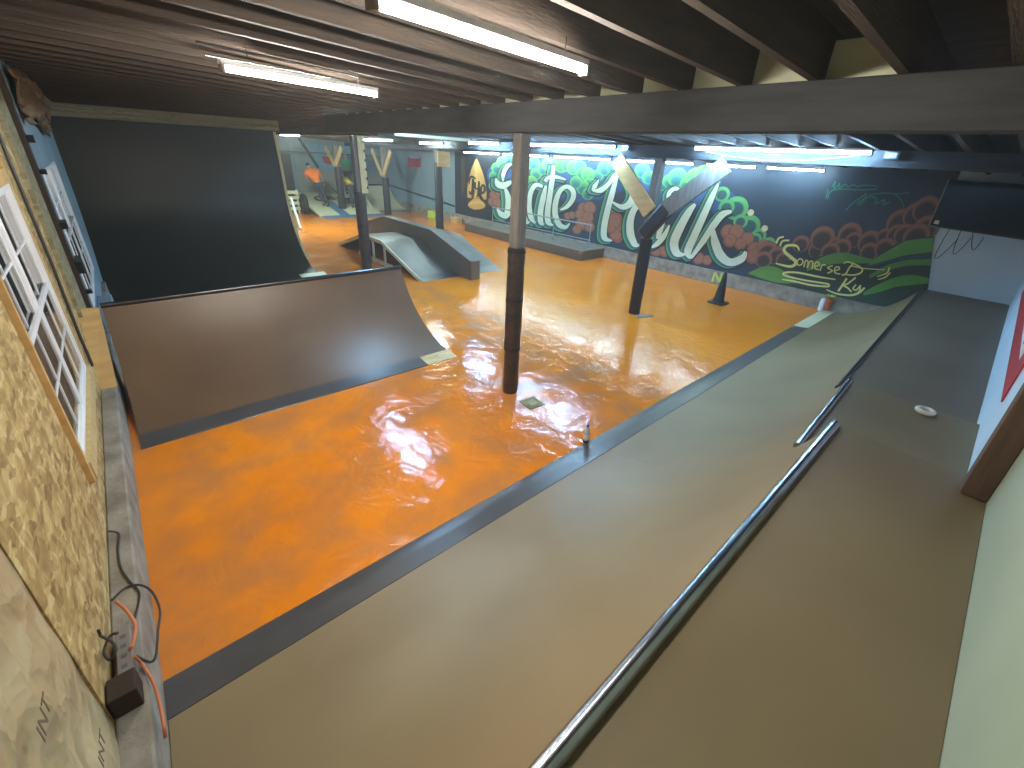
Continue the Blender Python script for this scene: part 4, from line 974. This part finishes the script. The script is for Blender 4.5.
# block, cords and plugs at the lower left
bx = thing('power_strip', 'grey power strip lying on the curb under the board wall, cords plugged in', 'power strip', (-.5, 2.17, .335))
MB().box((-.532, 2.03, .337), (-.474, 2.33, .415)).build('housing', M['grey'], bx, bevel=.004)
for k in range(4): MB().box((-.515, 2.08 + k * .06, .415), (-.492, 2.10 + k * .06, .4165)).build('socket', mat('socket_grey', (98, 92, 90), .6), bx)
wb_ = MB().box((XL + .006, 1.9, .337), (-.46, 2.02, .46)).build('wood_block', M['darkbrown'], bevel=.004)
tag(wb_, 'dark brown wooden block on the curb at the end of the grey power strip', 'block')
def cord(pxs, z, r, m, name, label, x=None):
    pts = []
    for p in pxs:
        zz = p[2] if len(p) > 2 else z
        pts.append(at(p[0], p[1], 2, zz))
    S = []
    k = len(pts)
    for i in range(k - 1):
        p0, p1, p2, p3 = pts[max(i - 1, 0)], pts[i], pts[i + 1], pts[min(i + 2, k - 1)]
        for j in range(6):
            t_ = j / 6; S.append(.5 * ((2 * p1) + (p2 - p0) * t_ + (2 * p0 - 5 * p1 + 4 * p2 - p3) * t_ * t_ + (3 * p1 - p0 - 3 * p2 + p3) * t_ ** 3))
    S.append(pts[-1])
    for q in S: q.x = max(q.x, XL + .008)
    return MB().tube(S, r, 8).build('cord' if name == 'power_cord' else 'orange_cord', m, bx, 'black cord' if name == 'power_cord' else 'orange cord')
cord([(108, 531, .38), (119, 534), (118, 550), (121, 568), (130, 582), (139, 592), (138, 606), (134, 620)], .343, .006, M['cordblack'], 'power_cord', 'black cord lying along the curb above the grey strip')
cord([(112, 600, .4), (125, 588), (140, 585), (152, 592), (160, 610), (158, 630), (156, 655, .345), (150, 662, .345), (136, 656, .4)], .348, .006, M['cordblack'], 'power_cord', 'black cord looping over the edge of the curb')
cord([(116, 601, .44), (126, 610, .40), (135, 624, .36), (134, 638, .38), (131, 648, .43)], .345, .008, M['cordorange'], 'extension_cord', 'orange cord with its plug above the grey strip')
cord([(134, 656, .44), (142, 664, .36), (153, 682, .345), (160, 705, .345), (164, 727, .345), (165.5, 737, .30)], .345, .007, M['cordorange'], 'extension_cord', 'orange cord running down the curb below the grey strip')
cord([(89, 634, .55), (100, 636, .52), (112, 642, .5), (116, 650, .5), (110, 660, .47), (104, 652, .48), (110, 636, .5), (118, 633, .5)], .5, .006, M['cordblack'], 'power_cord', 'short black cord with a loose plug beside the grey strip')

# ------------------------------------------------------------------ far clutter
# tyre leaning on the side of the bank
c = Vector((6.1, 20.5, .42))
ty = thing('tire', 'dark tire leaning on the open side of the pale bank ramp', 'tire', (6.1, 20.5, 0))
MB().tube([(c.x + .02 * math.cos(2 * pi * i / 28), c.y + .3 * math.cos(2 * pi * i / 28), c.z + .3 * math.sin(2 * pi * i / 28)) for i in range(28)], .11, 10, closed=True).build('tread', M['rubber'], ty)
MB().lathe(c, [(.19, -.03), (.2, 0), (.19, .03)], 20, axis=0).build('hub', M['grey'], ty)
# white slatted pallet
pa = thing('slatted_pallet', 'pale slatted pallet standing at the far left of the bank ramp', 'pallet', (5.75, 21.0, 0))
for k in range(4): MB().box((5.5, 20.9, .12 + k * .22), (6.05, 20.95, .25 + k * .22)).build('slat', M['pine_pale'], pa)
for xx in (5.53, 5.98): MB().box((xx, 20.95, 0), (xx + .05, 21.02, .95)).build('upright', M['pine_pale'], pa)
po = MB(); po.tube([at(300.5, 229, 2, .02), at(291, 198, 1, 18.4)], .045, 10); tag(po.build('pole', mat('pole_grey', (176, 184, 188), .5)), 'white pole leaning on the edge of the tall dark ramp', 'pole')
# bicycle lying on the bank
def bike(cx, cy):
    t = thing('bicycle', 'small dark bicycle lying on the pale bank ramp by the braced post', 'bicycle', (cx, cy, bz(cy)))
    def P(u, v, h=.06): return (cx + 1.25 * u, cy + 1.25 * v, bz(cy + 1.25 * v) + h)
    for k, (u, v) in enumerate(((-.45, .12), (.4, -.18))):
        MB().tube([P(u + .24 * math.cos(2 * pi * i / 24), v + .24 * math.sin(2 * pi * i / 24)) for i in range(24)], .028, 8, closed=True).build('wheel', M['rubber'], t)
        sp_ = MB()
        for i in range(6): sp_.tube([P(u, v), P(u + .22 * math.cos(pi * i / 3), v + .22 * math.sin(pi * i / 3))], .005, 5)
        sp_.build('spokes', M['steel'], t)
    f = MB()
    for a, b2 in (((-.45, .12), (-.05, -.08)), ((-.05, -.08), (.25, .12)), ((.25, .12), (-.2, .24)), ((-.2, .24), (-.45, .12)), ((-.2, .24), (-.05, -.08)), ((.25, .12), (.4, -.18))): f.tube([P(*a, .09), P(*b2, .09)], .02, 8)
    f.build('frame', M['black'], t)
    MB().tube([P(.25, .12, .09), P(.2, .3, .2), P(.05, .42, .42), ], .02, 8).build('handlebar', M['black'], t)
    MB().bar(P(-.27, .42, .1), P(-.22, .26, .1), .1, .05).build('saddle', M['black'], t, bevel=.015)
bike(7.75, 21.3)
# dark far door and banner on the far wall
fd = thing('door_1', None, None, (5.6, YB, 0)); fd['kind'] = 'structure'
MB().box((5.35, YB - .04, .0), (6.55, YB - .001, 2.3)).build('door_leaf', M['darkcavity'], fd); MB().box((5.27, YB - .06, 0), (5.35, YB - .001, 2.4)).build('door_frame', M['post'], fd); MB().box((6.55, YB - .06, 0), (6.75, YB - .001, 2.75)).build('door_frame', M['bluegrey'], fd)
wbn = thing('wall_flag', 'blue flag with a red patch hanging on the far wall above the workers', 'flag', (8.3, YB - .03, 1.7))
MB().prism([(7.0, 2.75), (9.4, 2.72), (9.3, 1.75), (8.1, 1.72), (7.75, 1.9)], 1, YB - .03, YB - .02).build('cloth', mat('blue_cloth', (120, 170, 206), .8), wbn)
MB().prism([(7.95, 2.25), (8.6, 2.2), (8.6, 1.9), (8.2, 1.88), (8.0, 1.98)], 1, YB - .034, YB - .03).build('patch', M['red'], wbn, label='red patch')
MB().bar((6.9, YB - .5, 2.95), (7.7, YB - .06, 1.75), .09, .09).build('strut', M['steel_dark'], None, 'dark diagonal strut in front of the blue flag', 'strut')
MB().tube([(XB + .002, 22.2, 2.45), (XW - .002, 22.2, 2.36)], .018, 6).build('conduit', M['steel_dark'], None, 'thin dark pipe across the far end of the room', 'pipe')

# ------------------------------------------------------------------ people
def skinned(name, chains, m, parent, sub=1, root=0):
    """chains: list of lists of (point, radius); points shared by value are welded"""
    vs = []; rs = []; es = []; idx = {}
    def vid(p, r):
        k = tuple(round(q, 4) for q in p)
        if k not in idx: idx[k] = len(vs); vs.append(Vector(p)); rs.append(r)
        return idx[k]
    for ch in chains:
        ids = [vid(p, r) for p, r in ch]
        es += list(zip(ids, ids[1:]))
    me = D.meshes.new(name); me.from_pydata(vs, es, []); me.materials.append(m)
    o = D.objects.new(name, me); COL.objects.link(o); o.parent = parent; OFF[o.name] = OFF[parent.name]
    sk = o.modifiers.new('skin', 'SKIN'); sk.use_smooth_shade = True
    me.skin_vertices[0].data[root].use_root = True
    for i, r in enumerate(rs):
        rr = r if isinstance(r, tuple) else (r, r)
        me.skin_vertices[0].data[i].radius = rr
    ss = o.modifiers.new('subsurf', 'SUBSURF'); ss.levels = sub; ss.render_levels = sub
    return o
def person(label, loc, J, top_m, face):
    """J: joints in local metres; face = unit direction the head looks"""
    t = thing('person', label, 'person', loc, 'people at the far end')
    J = {k: Vector(v) for k, v in J.items()}
    hv = (J['head'] - J['neck']).normalized(); hc = J['neck'] + hv * .13; f = Vector(face).normalized()
    body = [[(J['pelvis'], .13), (J['belly'], .12), (J['chest'], .14), (J['neck'] - hv * .04, .07), (J['neck'] + hv * .04, .055), (hc, .085), (hc + hv * .07 + f * .01, .085), (hc + hv * .12, .055)]]
    body.append([(hc + hv * .02 - f * 0, .085), (hc + f * .09 + hv * .0, .025), (hc + f * .105, .012)][1:])
    for s in 'LR':
        body.append([(J['chest'], .14), (J['sh' + s], .065), (J['el' + s], .045), (J['wr' + s], .03)])
        d = (J['wr' + s] - J['el' + s]).normalized(); a = d.cross(f); a = (a if a.length > .1 else d.orthogonal()).normalized(); nn = a.cross(d)
        palm = J['wr' + s] + d * .07
        body.append([(J['wr' + s], .03), (palm, .036)])
        for q, (o_, ln) in enumerate(((-.03, .07), (-.01, .08), (.01, .075), (.03, .06))):
            p0 = palm + a * o_ + d * .02
            body.append([(palm, .036), (p0, .010), (p0 + d * ln * .5 + nn * .008, .009), (p0 + d * ln + nn * .03, .007)])
        body.append([(palm, .036), (palm - d * .02 + a * .045, .011), (palm + d * .025 + a * .06 + nn * .02, .008)])
        body.append([(J['pelvis'], .13), (J['hip' + s], .09), (J['kn' + s], .055), (J['an' + s], .04), (J['to' + s], .035)])
    skinned('body', body, M['skin'], t)
    g = .014
    sh = [[(J['pelvis'] + (J['belly'] - J['pelvis']) * .02, .158), (J['belly'], .148), (J['chest'], .168), (J['neck'] - hv * .05, .085)]]
    for s in 'LR': sh.append([(J['chest'], .168), (J['sh' + s], .098), (J['sh' + s].lerp(J['el' + s], .75), .066)])
    so = skinned('shirt', sh, top_m, t)
    pt_ = [[(J['pelvis'], .152)]]
    pt_ = []
    for s in 'LR': pt_.append([(J['pelvis'], .15), (J['hip' + s], .108), (J['kn' + s], .076), (J['an' + s] + Vector((0, 0, .03)), .06)])
    skinned('trousers', pt_, M['jeans'], t)
    for s in 'LR':
        d = (J['to' + s] - J['an' + s]); h = MB(); ctr = J['an' + s]
        fo = [(ctr - Vector((d.x, d.y, 0)) * .45 + Vector((0, 0, -.03)), .045), (ctr + Vector((0, 0, -.025)), .055), (J['to' + s] - d * .2, .052), (J['to' + s] + d * .25, .035)]
        skinned('shoe', [fo], M['shoe'], t)
    hr = [[(hc - f * .035 - hv * .03, .075), (hc - f * .025 + hv * .05, .1), (hc + f * .02 + hv * .1, .085)]]
    skinned('hair', hr, M['hair'], t)
    ey = MB(); sd_ = f.cross(hv).normalized(); o_ = OFF[t.name]
    for s in (-1, 1):
        ey.lathe(hc + f * .088 + hv * .03 + sd_ * .033 * s + o_, [(.001, -.011), (.009, -.006), (.012, 0), (.009, .006), (.001, .011)], 10)
    ey.build('eyes', M['white'], t)
    return t
# local axes: x to the right wall, y away from the camera
def pz(x, y): return (x, y, bz(y))
def lat(k, fwd=0, up=0): return Vector((.94 * k + .33 * fwd, -.33 * k + .94 * fwd, up))   # across / away from the camera / up
def pose(**k): return {n: lat(*v) for n, v in k.items()}
person('person in an orange shirt and dark jeans leaning forward on the pale bank ramp', (6.82, 20.55, bz(20.55)),
       pose(pelvis=(0, .02, .92), belly=(-.07, .1, 1.08), chest=(-.2, .26, 1.32), neck=(-.28, .42, 1.5), head=(-.34, .54, 1.64), shL=(-.42, .22, 1.36), elL=(-.47, .4, 1.1), wrL=(-.36, .54, .9),
            shR=(.03, .3, 1.40), elR=(.16, .42, 1.14), wrR=(.2, .52, .9), hipL=(-.07, .03, .88), knL=(.02, .1, .5), anL=(.1, .04, .1), toL=(.08, .18, .08), hipR=(.09, .0, .88), knR=(.16, .02, .5), anR=(.24, -.1, .07), toR=(.28, .04, .06)),
       M['orange_shirt'], lat(-.3, 1, -.45))
person('person in a yellow shirt and dark jeans bending over behind the braced post', (8.05, 20.25, bz(20.25)),
       pose(pelvis=(.12, .1, .90), belly=(.0, .2, 1.02), chest=(-.2, .34, 1.18), neck=(-.34, .48, 1.18), head=(-.42, .58, 1.08), shL=(-.3, .16, 1.18), elL=(-.36, .2, .9), wrL=(-.4, .28, .66),
            shR=(-.1, .5, 1.2), elR=(-.2, .6, .92), wrR=(-.3, .62, .66), hipL=(.08, .02, .86), knL=(.02, .06, .48), anL=(.06, .0, .07), toL=(.0, .12, .08), hipR=(.17, .1, .86), knR=(.3, .02, .5), anR=(.44, -.14, .06), toR=(.38, -.02, .07)),
       M['yellow_shirt'], lat(-.6, .5, -.6))
person('person in a green shirt standing upright at the back behind the bent worker', (8.8, 22.3, bz(22.3)),
       dict(pelvis=(0, 0, .95), belly=(0, .0, 1.12), chest=(0, -.01, 1.36), neck=(0, .0, 1.56), head=(0, .0, 1.75), shL=(-.19, 0, 1.44), elL=(-.25, .04, 1.16), wrL=(-.2, .14, .95),
            shR=(.19, 0, 1.44), elR=(.25, .04, 1.16), wrR=(.22, .14, .95), hipL=(-.1, 0, .92), knL=(-.1, .02, .5), anL=(-.11, 0, .08), toL=(-.12, -.13, .03), hipR=(.1, 0, .92), knR=(.1, .02, .5), anR=(.11, 0, .08), toR=(.12, -.13, .03)),
       M['green_shirt'], (-.2, -1, -.1))

# ------------------------------------------------------------------ world and view
wd = D.worlds.new('night'); SC.world = wd; wd.use_nodes = True
wd.node_tree.nodes['Background'].inputs[0].default_value = (.05, .055, .07, 1); wd.node_tree.nodes['Background'].inputs[1].default_value = 1.0
vn = wd.node_tree.nodes.new('ShaderNodeVolumeScatter'); vn.inputs['Density'].default_value = .005; vn.inputs['Anisotropy'].default_value = .3
wd.node_tree.links.new(vn.outputs[0], wd.node_tree.nodes['World Output'].inputs['Volume'])
SC.view_settings.view_transform = 'Standard'; SC.view_settings.look = 'None'; SC.view_settings.gamma = 1
SC.view_settings.use_curve_mapping = False
SC.view_settings.exposure = 1.15
